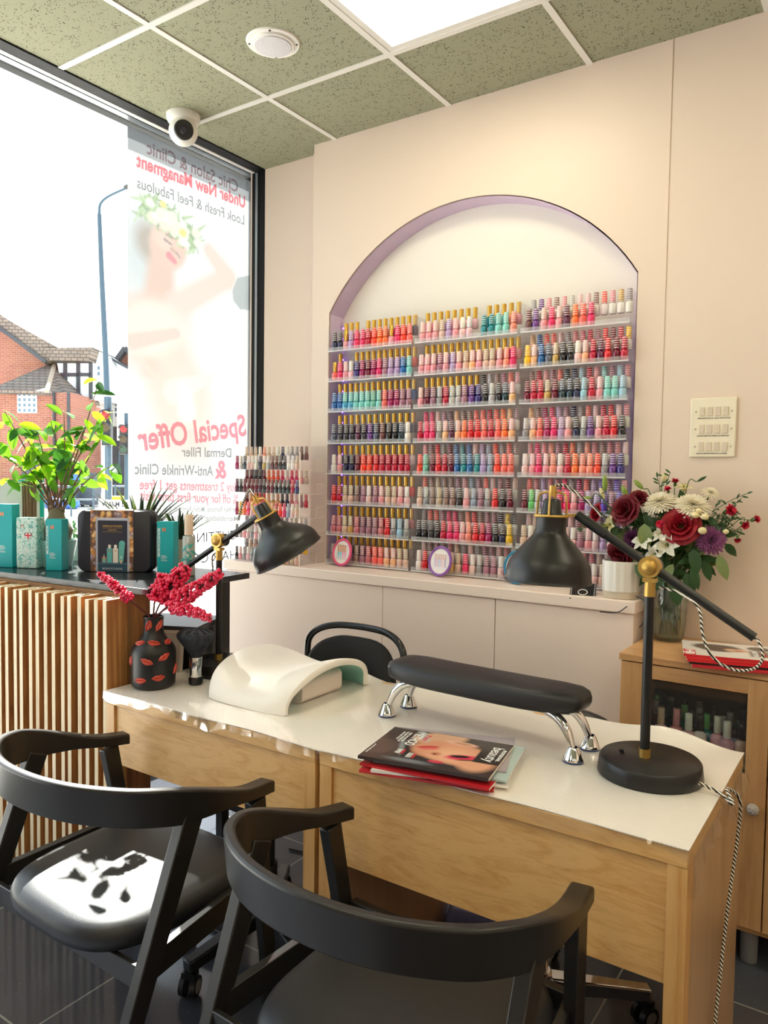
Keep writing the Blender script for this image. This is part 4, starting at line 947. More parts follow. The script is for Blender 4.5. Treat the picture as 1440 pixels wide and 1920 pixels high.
# ================================================================= DESKS
DZ, DY0, DY1 = 0.75, 1.512, 2.150
def desk(x0, x1, label, side):
    t = thing('desk', label, 'desk', (x0, DY0, 0), 0, 'oak desks in a row'); W = x1 - x0; D = DY1 - DY0
    G().box(0, W, 0, D, DZ - .037, DZ).build('top', M_OAKX, t, bev=.0015)
    for k, sx in enumerate((0, W - .038)):
        if not side and k == 0:
            for ly in (.002, D - .05): G().box(sx, sx + .038, ly, ly + .048, 0, DZ - .0375).build('leg', M_OAKZ, t, bev=.001)
            continue
        l = G().box(sx, sx + .038, .002, .05, 0, DZ - .0375).build('leg', M_OAKZ, t, bev=.001)
        G().box(sx + .001, sx + .037, .05, D - .002, 0, DZ - .0375).build('side_panel', M_OAKSIDE, t, bev=.001)
    G().box(.0385, W - .0385, .010, .028, 0.465 if side else 0.52, DZ - .0375).build('front_panel', M_OAKX, t, bev=.001)
    return t
desk(-2.087, -1.222, 'oak desk by the slatted window counter holding the lip vase and white arm pillow', 0)
desk(-1.207, -0.303, 'oak desk by the wooden cabinet holding the black padded arm rest and magazines', 1)
# white dotted vinyl cloth over both, clear film on top and hanging at the edges
a = NT('dotted_vinyl'); a.pr('ece4dc', 0.3); a.p.inputs['Coat Weight'].default_value = .5; a.p.inputs['Coat Roughness'].default_value = .12
v = a.tex('Object', (150, 150, 150)); s_ = a.n('ShaderNodeSeparateXYZ'); a.l(v, s_.inputs[0])
sx_ = a.n('ShaderNodeMath', operation='SINE'); sy_ = a.n('ShaderNodeMath', operation='SINE')
m1 = a.n('ShaderNodeMath', operation='MULTIPLY'); m1.inputs[1].default_value = 5.0; m2 = a.n('ShaderNodeMath', operation='MULTIPLY'); m2.inputs[1].default_value = 5.0
a.l(s_.outputs['X'], m1.inputs[0]); a.l(s_.outputs['Y'], m2.inputs[0]); a.l(m1.outputs[0], sx_.inputs[0]); a.l(m2.outputs[0], sy_.inputs[0])
pr_ = a.n('ShaderNodeMath', operation='MULTIPLY'); a.l(sx_.outputs[0], pr_.inputs[0]); a.l(sy_.outputs[0], pr_.inputs[1])
a.l(a.ramp(pr_.outputs[0], [(0.0, (238, 231, 223)), (0.6, (250, 247, 243))]), a.p.inputs['Base Color'])
big = a.noise(a.tex('Object', (6, 6, 6)), 1.0, 3.0); sm = a.n('ShaderNodeMath', operation='MULTIPLY_ADD'); sm.inputs[1].default_value = 0.06; a.l(pr_.outputs[0], sm.inputs[0]); a.l(big.outputs['Fac'], sm.inputs[2]); a.bump(sm.outputs[0], .35, .012)
M_VINYL = a.m
X0c, X1c, Y0c, Y1c = -2.092, -0.300, 1.509, 2.152
def cz(x, y):
    e = max(0, (y - (Y1c - .10))/.10)
    return DZ + .0035 + e*e*(.010 + .012*math.sin(x*11.0 + 1.0) + .006*math.sin(x*23)) + .0006*math.sin(x*17 + y*9) + .0016*math.exp(-((x + 1.2145)/.02)**2)*-1
t = thing('table_cover', 'white dotted vinyl cover under clear film spread over both oak desks', 'table cover', (0, 0, 0))
def clo(u, v):
    x = X0c + (X1c - X0c)*u; y = Y0c + (Y1c - Y0c)*v
    yy = y - (.004*math.sin(x*14) if v < .02 else 0) + (.010*math.sin(x*9 + 2) if v > .98 else 0)
    return (x, yy, cz(x, y))
G().surf(clo, 150, 50, .002).build('vinyl', M_VINYL, t, ang=60)
rr = random.Random(2)
wr = [rr.uniform(0, 6.28) for _ in range(8)]
def film_right(u, v):
    y = Y0c - .012 + (Y1c - Y0c + .01)*u; d = v*(.060 + .028*math.sin(u*9 + 1) + .02*math.sin(u*23))
    return (X1c + .004 + v*(.008 + .006*math.sin(u*46 + v*3) + .004*math.sin(u*90)), y, DZ + .0045 - d)
def film_front(u, v):
    x = X0c + (X1c - X0c + .004)*u; d = v*(.022 + .009*math.sin(u*31) + .006*math.sin(u*77))
    return (x, Y0c - .0035 - v*(.003 + .002*math.sin(u*120)), DZ + .0045 - d)
def film_left(u, v):
    y = Y0c - .004 + .5*u; d = v*(.045 + .02*math.sin(u*12)); return (X0c - .004 - v*.006*math.sin(u*20 + 1)**2, y, DZ + .0045 - d)
G().surf(film_right, 90, 8).surf(film_front, 160, 3).surf(film_left, 30, 4).build('clear_film', M_FILM, t, ang=80)
# ================================================================= DESK LAMPS
def lathe_M(c, d): return c, Vector(d).normalized().to_track_quat('Z', 'Y').to_matrix()
def lamp(name_label, base, brad, joint, arm_tail, arm_head, shade_c, shade_d, rim_r, sh, side):
    """all points in world space; shade_d points from neck to rim"""
    B = Vector(base); t = thing('desk_lamp', name_label, 'lamp', B, 0, 'black and brass desk lamps'); q = lambda p: Vector(p) - B
    b = G().lathe([(0, 0), (brad*.985, 0), (brad, .003), (brad*.965, .036), (brad*.93, .041), (0, .0415)], 56).build('base', M_BLACK, t, ang=50)
    G().cyl((-brad*.55, -brad*.05, .041), (-brad*.55, -brad*.05, .048), .006, seg=12).build('switch', M_DARK, b)
    J = q(joint); P = Vector((J.x, J.y, 0))
    po = G().cyl(P + Vector((0, 0, .04)), Vector((J.x, J.y, J.z - .068)), .0115, seg=20).build('pole', M_BLACK, t)
    G().cyl(P + Vector((0, 0, .041)), P + Vector((0, 0, .062)), .0132, seg=20).build('ferrule', M_SATINGOLD, po)
    jt = G(); jt.cyl((J.x, J.y, J.z - .070), (J.x, J.y, J.z - .034), .0125, seg=20).box(J.x - .015, J.x + .015, J.y - .012, J.y + .012, J.z - .036, J.z - .026)
    jy = J.y - side*.004
    jt.cyl((J.x, jy - .012, J.z), (J.x, jy + .010, J.z), .0255, seg=32); jt.lathe([(.0, .011), (.009, .010), (.0155, .006), (.0185, 0)], 24, (J.x, jy - .012, J.z), Matrix.Rotation(PI/2, 3, 'X'))
    jt.build('joint', M_SATINGOLD, t, ang=30)
    G().cyl((J.x, jy + .011, J.z), (J.x, jy + .034, J.z), .023, seg=28).build('joint_housing', M_DARK, t)
    T, Hd = q(arm_tail), q(arm_head); yo = Vector((0, .022, 0))
    ar = G().cyl(T + yo, Hd + yo, .0105, seg=18).build('arm', M_BLACK, t)
    dd = (Hd - T).normalized(); G().cyl(Hd + yo - dd*.085, Hd + yo + dd*.002, .0125, .0118, 18).build('arm_sleeve', M_DARK, ar)
    # shade: neck at S, rim along d
    S = q(shade_c); d = Vector(shade_d).normalized(); Mq = d.to_track_quat('Z', 'Y').to_matrix()
    prof = [(.034, 0), (.037, .004), (.038, sh*.22), (.043, sh*.30), (.060, sh*.42), (rim_r*.74, sh*.56), (rim_r*.90, sh*.70), (rim_r*.965, sh*.82), (rim_r*.985, sh*.96), (rim_r, sh), (rim_r*1.012, sh + .002)]
    from_ = [Vector((r, 0, z)) for r, z in prof]; sm = catmull(from_, 4); pp = [(p.x, p.z) for p in sm]
    inner = [(r - .0022, z) for r, z in pp[::-1]]
    shd = G().lathe(pp + [(pp[-1][0], pp[-1][1] + .0015)], 56, S, Mq).build('shade', M_BLACK, t, ang=60)
    G().lathe(inner, 56, S, Mq).build('shade_lining', mat('white_enamel', (236, 236, 232), .35), shd, ang=60)
    G().lathe([(0, -.042), (.016, -.042), (.022, -.036), (.026, -.004), (.030, .002), (.034, .004)], 28, S, Mq).build('socket', M_DARK, shd)
    cg = G(); ez = Mq
    ring = [S + ez @ Vector((.040*math.cos(k*PI/18), .040*math.sin(k*PI/18), .002)) for k in range(36)]
    cg.tube(ring, .0035, 8, closed=True)
    for k in range(4):
        an = PI/4 + k*PI/2; e1 = Vector((math.cos(an), math.sin(an), 0))
        cg.tube([S + ez @ (e1*.037 + Vector((0, 0, 0))), S + ez @ (e1*.034 + Vector((0, 0, -.046))), S + ez @ (e1*.022 + Vector((0, 0, -.056))), S + ez @ (e1*.005 + Vector((0, 0, -.058)))], .0028, 6, 4)
    cg.cyl(S + ez @ Vector((0, 0, -.074)), S + ez @ Vector((0, 0, -.046)), .0085, .010, 14)
    hinge = (Hd + yo); rp = S + (hinge - S).normalized()*.038
    cg.bar(hinge, rp, .008, .007)
    cg.build('cage', M_SATINGOLD, t, ang=40)
    bulb = S + d*(sh*.55)
    G().ball(bulb, .030, 20, 12).cyl(S + d*.01, bulb - d*.02, .014, .018, 14).build('bulb', mat('bulb_glass', (240, 238, 230), .2), shd)
    return t, S + ez @ Vector((0, 0, -.074)), Hd + yo, T + yo, J, q
# large lamp on the near right of the desk pair
lb = Vector((-0.463, 1.845, DZ + .0045))
lj = PY(1219, 1063, 1.835); lt, ct, lh, ltail, lJ, q = lamp('black desk lamp with brass joint standing near the flowers, shade towards the polish wall', lb, .1215, (lj.x, 1.838, lj.z), PY(1412, 1199, 1.825), PY(1078, 967, 1.825), PY(1034, 966, 1.815) , (-.02, -.03, -1), .108, .163, 1)
top = ct
cpts = [top, q(PY(1062, 912, 1.83)), q(PY(1110, 948, 1.84)), q(PY(1128, 968, 1.842))]
cpts2 = [q(PY(1236, 1101, 1.85)), q(PY(1275, 1112, 1.83)), q(PY(1310, 1140, 1.80)), q(PY(1318, 1190, 1.79)), q(PY(1335, 1230, 1.79)), q(PY(1370, 1254, 1.80)), q(PY(1410, 1255, 1.81)), q(PY(1430, 1235, 1.82)), q(PY(1424, 1205, 1.83)), ltail]
G().tube(cpts, .0030, 8, 8).build('flex', M_CORD, lt)
G().tube(cpts2, .0032, 8, 8).build('flex', M_CORD, lt)
cpts3 = [Vector((.118, -.035, .018)), q(PZ(1350, 1487, DZ + .012)), q(PZ(1374, 1508, DZ + .012)), q((-.288, 1.82, DZ + .02)), q((-.272, 1.90, DZ - .03)), q((-.275, 1.91, DZ - .12)), q((-.285, 1.86, .45)), q((-.290, 1.78, .2)), q((-.280, 1.72, .02)), q((-.22, 1.9, .008))]
G().tube(cpts3, .0038, 8, 8).build('mains_cord', M_CORD, lt)
# smaller looking lamp by the window
lb2 = Vector((-1.968, 1.905, DZ + .0045)); j2 = PY(411, 1013, 1.90)
S2 = PY(498, 966, 1.86); rim2 = (PY(462, 1058, 1.86) + PY(583, 1026, 1.86))/2
l2, ct2, lh2, lt2, lJ2, q2 = lamp('black desk lamp with brass joint standing beside the lip vase and makeup brush', lb2, .115, (j2.x, 1.90, j2.z), PY(345, 1061, 1.878), PY(480, 966, 1.878), S2, (rim2 - S2) + Vector((0, .055, 0)), .120, .150, 1)
G().tube([ct2, q2(PY(468, 918, 1.85)), q2(PY(455, 945, 1.86)), q2(PY(447, 975, 1.87))], .0034, 8, 8).build('flex', M_CORD, l2)
G().tube([lt2, q2(PY(338, 1080, 1.9)), q2(PY(350, 1100, 1.95)), q2(PY(395, 1085, 1.93)), q2(PY(398, 1045, 1.91)), q2(PY(406, 1036, 1.905))], .0034, 8, 8).build('flex', M_CORD, l2)
G().tube([Vector((-.112, .0, .016)), Vector((-.135, -.02, .006)), Vector((-.13, .10, .006)), Vector((-.10, .20, .008)), Vector((-.08, .256, -.05)), Vector((-.06, .262, -.4)), Vector((.3, -.2, -.748)), Vector((.40, -.42, -.748))], .0036, 8, 8).build('mains_cord', M_CORD, l2)
# ================================================================= THINGS ON THE DESKS
TZ = DZ + .0048
# --- lip vase and berries
vp = Vector((-2.012, 1.640, TZ)); t = thing('vase', 'matt black bottle vase covered with raised red lips', 'vase', vp)
VP = [(0, 0), (.058, 0), (.066, .006), (.0705, .02), (.072, .10), (.0705, .122), (.062, .140), (.048, .155), (.038, .170), (.033, .185), (.0315, .215), (.0335, .232), (.029, .232), (.027, .2), (0, .2)]
sm = catmull([Vector((r, 0, z)) for r, z in VP[1:12]], 4)
G().lathe([(0, 0)] + [(p.x, p.z) for p in sm] + VP[12:], 48).build('body', mat('matt_black_glaze', (24, 23, 24), .42), t, ang=60)
def vrad(z): return float(np.interp(z, [p.z for p in sm], [p.x for p in sm]))
M_LIP = mat('lip_red', (196, 72, 54), .38)
def lips(parent, an, z, tilt, s=1.0):
    r = vrad(z) - .0015; e = Vector((math.cos(an), math.sin(an), 0)); sl = (vrad(z + .01) - vrad(z - .01))/.02
    n = (e - Vector((0, 0, 1))*sl).normalized(); tx = Vector((-math.sin(an), math.cos(an), 0)); ty = n.cross(tx)*-1; ty = ty if ty.z > 0 else -ty
    a_ = math.cos(tilt); b_ = math.sin(tilt); X = tx*a_ + ty*b_; Yv = ty*a_ - tx*b_
    g = G(); L = .0235*s
    def halfm(sign):
        def f(u, v):
            x = (2*u - 1); prof = (1 - abs(x)**1.6); top = (.0115 if sign > 0 else .0128)*s*prof
            if sign > 0: top *= (1 - .28*math.exp(-(x/.16)**2))
            y = sign*top*v; h = .0070*s*math.sin(PI*min(1, v*.9 + .1))*prof**.6
            return e*r + Vector((0, 0, z)) + X*(x*L*(.98 if sign > 0 else .93)) + Yv*y + n*(h - .0004)
        return f
    g.surf(halfm(1), 16, 6); g.surf(halfm(-1), 16, 6)
    g.build('lips', M_LIP, parent, ang=70)
av = math.atan2(-vp.y, -vp.x)               # direction to the viewer
for da, z, tl in ((0.02, .152, -.25), (-.30, .096, -.35), (.48, .108, .45), (-.62, .034, .05), (.22, .042, .08), (-.95, .150, .3), (1.05, .150, .2), (1.25, .060, .9), (-.55, .205, 1.2), (.62, .205, 1.0), (-1.35, .09, 1.1), (2.2, .1, .2), (2.9, .05, .4), (-2.2, .12, 0.3)):
    lips(t, av + da, z, tl)
M_BERRY = mat('red_berry', (224, 26, 80), .3, **{'Coat Weight': .4}); M_BTWIG = mat('dark_twig', (92, 36, 34), .7)
ico = G().ball((0, 0, 0), 1.0, 10, 7)
def berry_branch(label, pts, thick, n, seed):
    t = thing('berry_branch', label, 'berry branch', vp + Vector((0, 0, .2)), 0, 'red berry branches in the lip vase'); rr = random.Random(seed)
    q = [Vector((0, 0, -.17)), Vector((0, 0, 0.0))] + [p - vp - Vector((0, 0, .2)) for p in pts]; cu = catmull(q, 8)
    G().tube(cu, [.0035, .003, .0015], 6).build('stem', M_BTWIG, t)
    g = G(); st = int(len(cu)*8/ (len(cu)) ) + 10
    tw = G()
    for k in range(n):
        f = k/n; i = st + f*(len(cu) - 1 - st); i0 = int(i); p = cu[min(i0, len(cu)-1)]
        an = rr.uniform(0, 6.28); R = thick*(1 - .55*f)*rr.uniform(.45, 1.0); ax = (cu[min(i0+1, len(cu)-1)] - cu[max(i0-1, 0)]).normalized()
        u = ax.cross(Vector((0, 0, 1))).normalized(); w_ = ax.cross(u)
        c_ = p + (u*math.cos(an) + w_*math.sin(an))*R; br = rr.uniform(.0062, .0078)*(1 - .2*f)
        g.add([Vector(vv)*br + c_ for vv in ico.v], ico.f); tw.cyl(p, c_, .0007, seg=4, cap=False)
    tw.build('twig', M_BTWIG, t); g.build('berries', M_BERRY, t)
Pv = lambda px, py, y: PY(px, py, y)
berry_branch('red berry branch in the lip vase reaching over the slatted counter edge', [Pv(252, 1132, 1.60), Pv(215, 1098, 1.55), Pv(183, 1072, 1.53)], .017, 130, 1)
berry_branch('thick red berry branch standing highest in the lip vase', [Pv(302, 1128, 1.68), Pv(325, 1095, 1.69), Pv(350, 1062, 1.70)], .050, 270, 2)
berry_branch('red berry branch in the lip vase leaning towards the small lamp pole', [Pv(320, 1132, 1.665), Pv(370, 1105, 1.66), Pv(416, 1072, 1.66)], .034, 220, 3)
berry_branch('red berry branch in the lip vase drooping low over the makeup brush', [Pv(315, 1140, 1.64), Pv(350, 1143, 1.63), Pv(398, 1160, 1.63)], .026, 150, 4)
berry_branch('short red berry branch in the lip vase between the taller ones', [Pv(290, 1128, 1.66), Pv(300, 1105, 1.67), Pv(308, 1074, 1.68)], .042, 210, 5)
# --- makeup brush
t = thing('makeup_brush', 'big fluffy black makeup brush with chrome ferrule standing on its handle', 'makeup brush', (-1.915, 1.735, TZ))
G().lathe([(0, 0), (.020, 0), (.0235, .004), (.024, .02), (.0215, .026), (0, .026)], 28).build('handle', M_DARK, t)
G().lathe([(.0205, .026), (.0215, .030), (.0215, .088), (.0205, .092), (0, .092)], 28).build('ferrule', M_CHROME, t)
a = NT('black_bristle'); a.pr('16181c', .75); v = a.tex('Object', (220, 220, 8)); n = a.noise(v, 1.0, 3.0); a.bump(n.outputs['Fac'], .7, .006); a.l(a.ramp(n.outputs['Fac'], [(.3, (16, 18, 24)), (.8, (58, 64, 76))]), a.p.inputs['Base Color'])
pf = catmull([Vector((.019, 0, .090)), Vector((.026, 0, .105)), Vector((.052, 0, .138)), Vector((.067, 0, .158)), Vector((.066, 0, .170)), Vector((.050, 0, .180)), Vector((.02, 0, .185)), Vector((.0005, 0, .186))], 6)
rsd = random.Random(9); rg = []
for p in pf: rg.append([Vector((p.x*(1 + .02*math.sin(j*7 + 1) + .015*math.sin(j*13))*math.cos(2*PI*j/72), .8*p.x*(1 + .02*math.sin(j*7 + 1) + .015*math.sin(j*13))*math.sin(2*PI*j/72), p.z + .003*math.sin(j*9)*min(1, p.x*20))) for j in range(72)])
G().rings(rg).build('bristles', a.m, t, ang=80)
# --- curved white arm pillow with teal underside
px0, px1, py0, py1 = -1.785, -1.435, 1.640, 2.095
t = thing('arm_pillow', 'white arched hand pillow with mint underside resting on the white table cover', 'hand pillow', ((px0+px1)/2, (py0+py1)/2, TZ))
wx, wy = (px1-px0)/2, (py1-py0)/2
def arch(u, v, off=0.0):
    x = -wx + 2*wx*u; th_ = PI*v; hh = (.104 + .020*math.cos(2*PI*u*.9 + .35)) - off
    y = -wy*(1 - .5*off)*math.cos(th_)
    s_ = math.sin(th_)**.82 if 0 < v < 1 else 0
    r = 1 - .07*(2*u - 1)**4
    return Vector((x*(1 - .10*abs(math.cos(th_))**6), y*r + (off*.0), max(0.0, hh*s_)))
g = G(); NU, NV = 30, 44
outer = [[arch(i/NU, j/NV) for i in range(NU+1)] for j in range(NV+1)]
def inn(i, j):
    p = outer[j][i]; du = outer[j][min(i+1, NU)] - outer[j][max(i-1, 0)]; dv = outer[min(j+1, NV)][i] - outer[max(j-1, 0)][i]; n = du.cross(dv).normalized()
    n = n if n.dot(p - Vector((p.x, 0, -.1))) > 0 else -n
    q_ = p - n*.020; q_.z = max(.0005, q_.z); return q_
inner = [[inn(i, j) for i in range(NU+1)] for j in range(NV+1)]
def sheet(P, g):
    W = len(P[0]); return g.add([p for r in P for p in r], [(j*W+i, j*W+i+1, (j+1)*W+i+1, (j+1)*W+i) for j in range(len(P)-1) for i in range(W-1)])
sheet(outer, g)
for i0 in (0, NU):
    rim = [[outer[j][i0], outer[j][i0].lerp(inner[j][i0], .5) + Vector(((.007 if i0 else -.007), 0, 0)), inner[j][i0]] for j in range(NV+1)]
    sheet(rim, g)
for j0 in (0, NV):
    rim = [[outer[j0][i], outer[j0][i].lerp(inner[j0][i], .5) + Vector((0, -.004 if j0 == 0 else .004, 0)), inner[j0][i]] for i in range(NU+1)]
    sheet(rim, g)
o = g.build('cover', mat('white_leatherette', (240, 236, 230), .42, bump=(260, .12, .002)), t, ang=70)
gi = G(); sheet(inner, gi); gi.build('lining', mat('mint_lining', (150, 202, 192), .6), t, ang=70)
bx_ = G(); bx_.rings([[Vector((x, y*.82, z*.92)) for x, z in rrect(.10, .072, .02)] for y in (0,)] and [[Vector((x + .045, yy, z)) for x, z in rrect(.17, .075, .022)] for yy in (-.10, -.085, .085, .10)])
bx_.build('inner_cushion', mat('pink_white_cushion', (226, 210, 202), .6), t, ang=50)
# --- black padded arm rest on four chrome legs
t = thing('arm_rest', 'black padded nail arm rest on four curved chrome legs', 'arm rest', (-0.927, 1.885, TZ), math.radians(-2.5))
def pad(z, k, e=0.0):
    out = []
    for j in range(64):
        a_ = 2*PI*j/64; c_, s_ = math.cos(a_), math.sin(a_); n_ = 4.2
        out.append(Vector((math.copysign(abs(c_)**(2/n_), c_)*(.300 - e)*k, math.copysign(abs(s_)**(2/n_), s_)*(.083 - e)*(1 - .04*c_)*k, z + (.004*math.cos(a_*2) if k > .5 else 0))))
    return out
G().rings([pad(.112, .93), pad(.116, .985), pad(.126, 1.0), pad(.140, 1.0), pad(.152, .985), pad(.160, .93), pad(.164, .8), pad(.166, .5), pad(.1665, .05)]).build('pad', M_LEATHER, t, ang=70)
for sx in (-1, 1):
    for sy in (-1, 1):
        x0 = .205*sx; x1 = .288*sx
        lg = G().tube([(x0, .040*sy, .108), (x0 + .035*sx, .044*sy, .096), (x0 + .062*sx, .050*sy, .070), (x1, .056*sy, .022)], [.011, .0125, .012, .008], 14, 6).build('leg', M_CHROME, t)
        f_ = G().lathe([(.011, .036), (.015, .031), (.024, .010), (.027, .005), (.027, .0035)], 26, (x1, .056*sy, 0)).build('foot', M_CHROME, lg)
        G().cyl((x1, .056*sy, 0), (x1, .056*sy, .004), .0265, seg=26).build('pad_ring', mat('blue_rubber', (52, 70, 128), .5), lg)
G().box(-.21, .21, -.045, .045, .107, .113).build('mount_plate', M_CHROME, t, bev=.002)
# --- magazines
def magazine(name, label, loc, rz, w, l, th, spine, cover, group, finish=None, tilt=0.0):
    """local x along the spine side length l, local y = width; cover text up is +x"""
    t = thing(name, label, 'magazine', loc, rz, group)
    G().box(-l/2, l/2, -w/2 + .001, w/2, 0.0006, th - .0006).build('pages', mat('page_edges', (238, 230, 218), .7), t)
    g = G(); g.box(-l/2, l/2, -w/2, w/2 + .001, 0, .0006).box(-l/2, l/2, -w/2 - .0003, -w/2 + .0008, 0, th).box(-l/2, l/2, -w/2, w/2 + .001, th - .0006, th); g.build('cover', mat('cover_' + spine, spine, .25), t)
    if cover: cover(t, w, l, th)
    return t
def cov_plain(t, w, l, th): pass
def CM(x, y, z): return axes((x, y, z), (0, -1, 0), (1, 0, 0), (0, 0, 1))
M_RED = mat('red_ink', (214, 40, 48), .5)
def cov_beauty(t, w, l, th):
    l0, w0 = l, w; l, w = .297, .215
    A = Art(l, w, 120, '3a302c')
    A.ell(.05, .14, .08, .08, '4a3c38', .2, .7).ell(.12, .05, .10, .05, '1c1a1c', 0, .6).ell(.02, .08, .05, .06, '5a4a44', 0, .8)
    A.cap((.10, .17), (.15, .205), .03, .04, 'd8a888', .4)
    A.ell(.185, .105, .098, .062, 'e0a080', -.22, .25).ell(.125, .115, .030, .05, 'd89878', -.2, .5).ell(.20, .09, .06, .04, 'f0bc9c', -.2, .9, .7).ell(.25, .07, .04, .05, 'e4a888', -.1, .5)
    A.ell(.185, .172, .040, .012, 'e4b09a', -.08, .3).ell(.19, .172, .022, .006, 'c08868', -.08, .5)
    A.ell(.122, .118, .026, .0085, 'c8504c', .45, .3).ell(.130, .110, .02, .006, 'e07068', .45, .5).ell(.152, .086, .012, .010, 'c88468', 0, .6).ell(.150, .083, .005, .004, '6a3828', 0, .5)
    A.ell(.212, .088, .036, .015, 'e0405c', .32, .5).ell(.206, .092, .022, .008, '1c1418', .25, .4).ell(.228, .078, .026, .004, '6a4434', .35, .5)
    A.ell(.168, .040, .018, .007, 'd83c58', .1, .5).ell(.09, .18, .012, .035, 'b8c0c4', .5, .8, .8).ell(.065, .10, .006, .05, 'a0a8ac', .3, 1, .7).ell(.11, .02, .05, .01, '9aa4ae', 0, 1, .5)
    A.rect(.238, l, .075, w, '38302e', .002)
    A.build('cover_print', M_GLOSSPRINT, t, axes((-l0/2, -w0/2, th + .0003), (l0/l, 0, 0), (0, w0/w, 0), (0, 0, 1)))
    z = th + .0006; l = l0
    text('lettering', 'PROFESSIONAL', .0125, M_WHITETXT, t, CM(l/2 - .010, .030, z), .0001, .0003, width=.078)
    text('lettering', 'beauty', .040, M_WHITETXT, t, CM(l/2 - .028, .030, z), .0001, .0002, width=.100)
    text('lettering', 'METHOD', .036, M_WHITETXT, t, CM(-l/2 + .082, .052, z), .0001, .0006, width=.098)
    text('lettering', 'Pure', .020, M_RED, t, CM(-l/2 + .108, .070, z), .0001, .0004, width=.04)
    for k, (x, y, ww) in enumerate(((.058, .055, .07), (.049, .055, .075), (.040, .06, .06))): text('lettering', ['PURIFY AND RESTORE', 'THE NEW SCIENCE OF', 'SKIN CARE TODAY'][k], .008, M_WHITETXT, t, CM(-l/2 + x, y, z), .0001, .0002, width=ww)
    for k, (x, y, s, m) in enumerate(((.088, -.045, 'SPRING', M_RED), (.080, -.045, 'TRENDS', M_WHITETXT), (.073, -.045, 'TO TRY', M_WHITETXT), (.122, -.060, 'BUSINESS', M_RED), (.114, -.060, 'ADVICE', M_WHITETXT), (.107, -.060, 'INSIDE', M_WHITETXT))): text('lettering', s, .0085, m, t, CM(-l/2 + x, y, z), .0001, .0003, width=.03)
    text('lettering', 'professionalbeauty', .006, M_WHITETXT, t, CM(-l/2 + .008, -.055, z), .0001, .0001, width=.06)
def cov_lilac(t, w, l, th):
    A = Art(l, w, 70, 'b0a6ae'); A.ell(.12, .16, .10, .05, '8a6a54', 0, .5).ell(.16, .13, .06, .05, 'e0b49a', 0, .4).ell(.22, .16, .05, .02, '5a3a34', 0, .5)
    A.build('cover_print', M_GLOSSPRINT, t, axes((-l/2, -w/2, th + .0003), (1, 0, 0), (0, 1, 0), (0, 0, 1)))
def cov_teal(t, w, l, th):
    A = Art(l, w, 40, 'b8cccc'); A.rect(0, l*.5, 0, w, 'c8d8d8', .05); A.build('cover_print', M_GLOSSPRINT, t, axes((-l/2, -w/2, th + .0003), (1, 0, 0), (0, 1, 0), (0, 0, 1)))
mc = Vector((-.905, 1.595, TZ)); z = 0.0
for name, label, dx, dy, rz, th, spine, cv in (
    ('magazine', 'red-covered magazine lowest in the pile on the desk, corner over the edge', .0, .0, 15, .006, (206, 44, 48), cov_plain),
    ('magazine', 'white magazine with red spine low in the desk pile', .02, .012, 19, .006, (240, 236, 232), cov_plain),
    ('magazine', 'red-spined magazine in the middle of the desk pile', .012, -.006, 8, .005, (198, 36, 44), cov_plain),
    ('magazine', 'pale teal magazine under the glossy top one of the desk pile', .022, .030, 13, .004, (178, 200, 200), cov_teal),
    ('magazine', 'lilac-grey magazine with a fair-haired cover poking out behind the desk pile', -.004, .050, 19, .004, (168, 158, 166), cov_lilac),
    ('magazine', 'glossy dark magazine with a close-up face cover on top of the desk pile', 0.0, 0.0, 10.5, .007, (60, 50, 46), cov_beauty)):
    magazine(name, label, mc + Vector((dx, dy, z)), math.radians(rz), .230, .322, th, spine if isinstance(spine, str) else '%02x%02x%02x' % spine, cv, 'magazines piled on the desk'); z += th + .0006
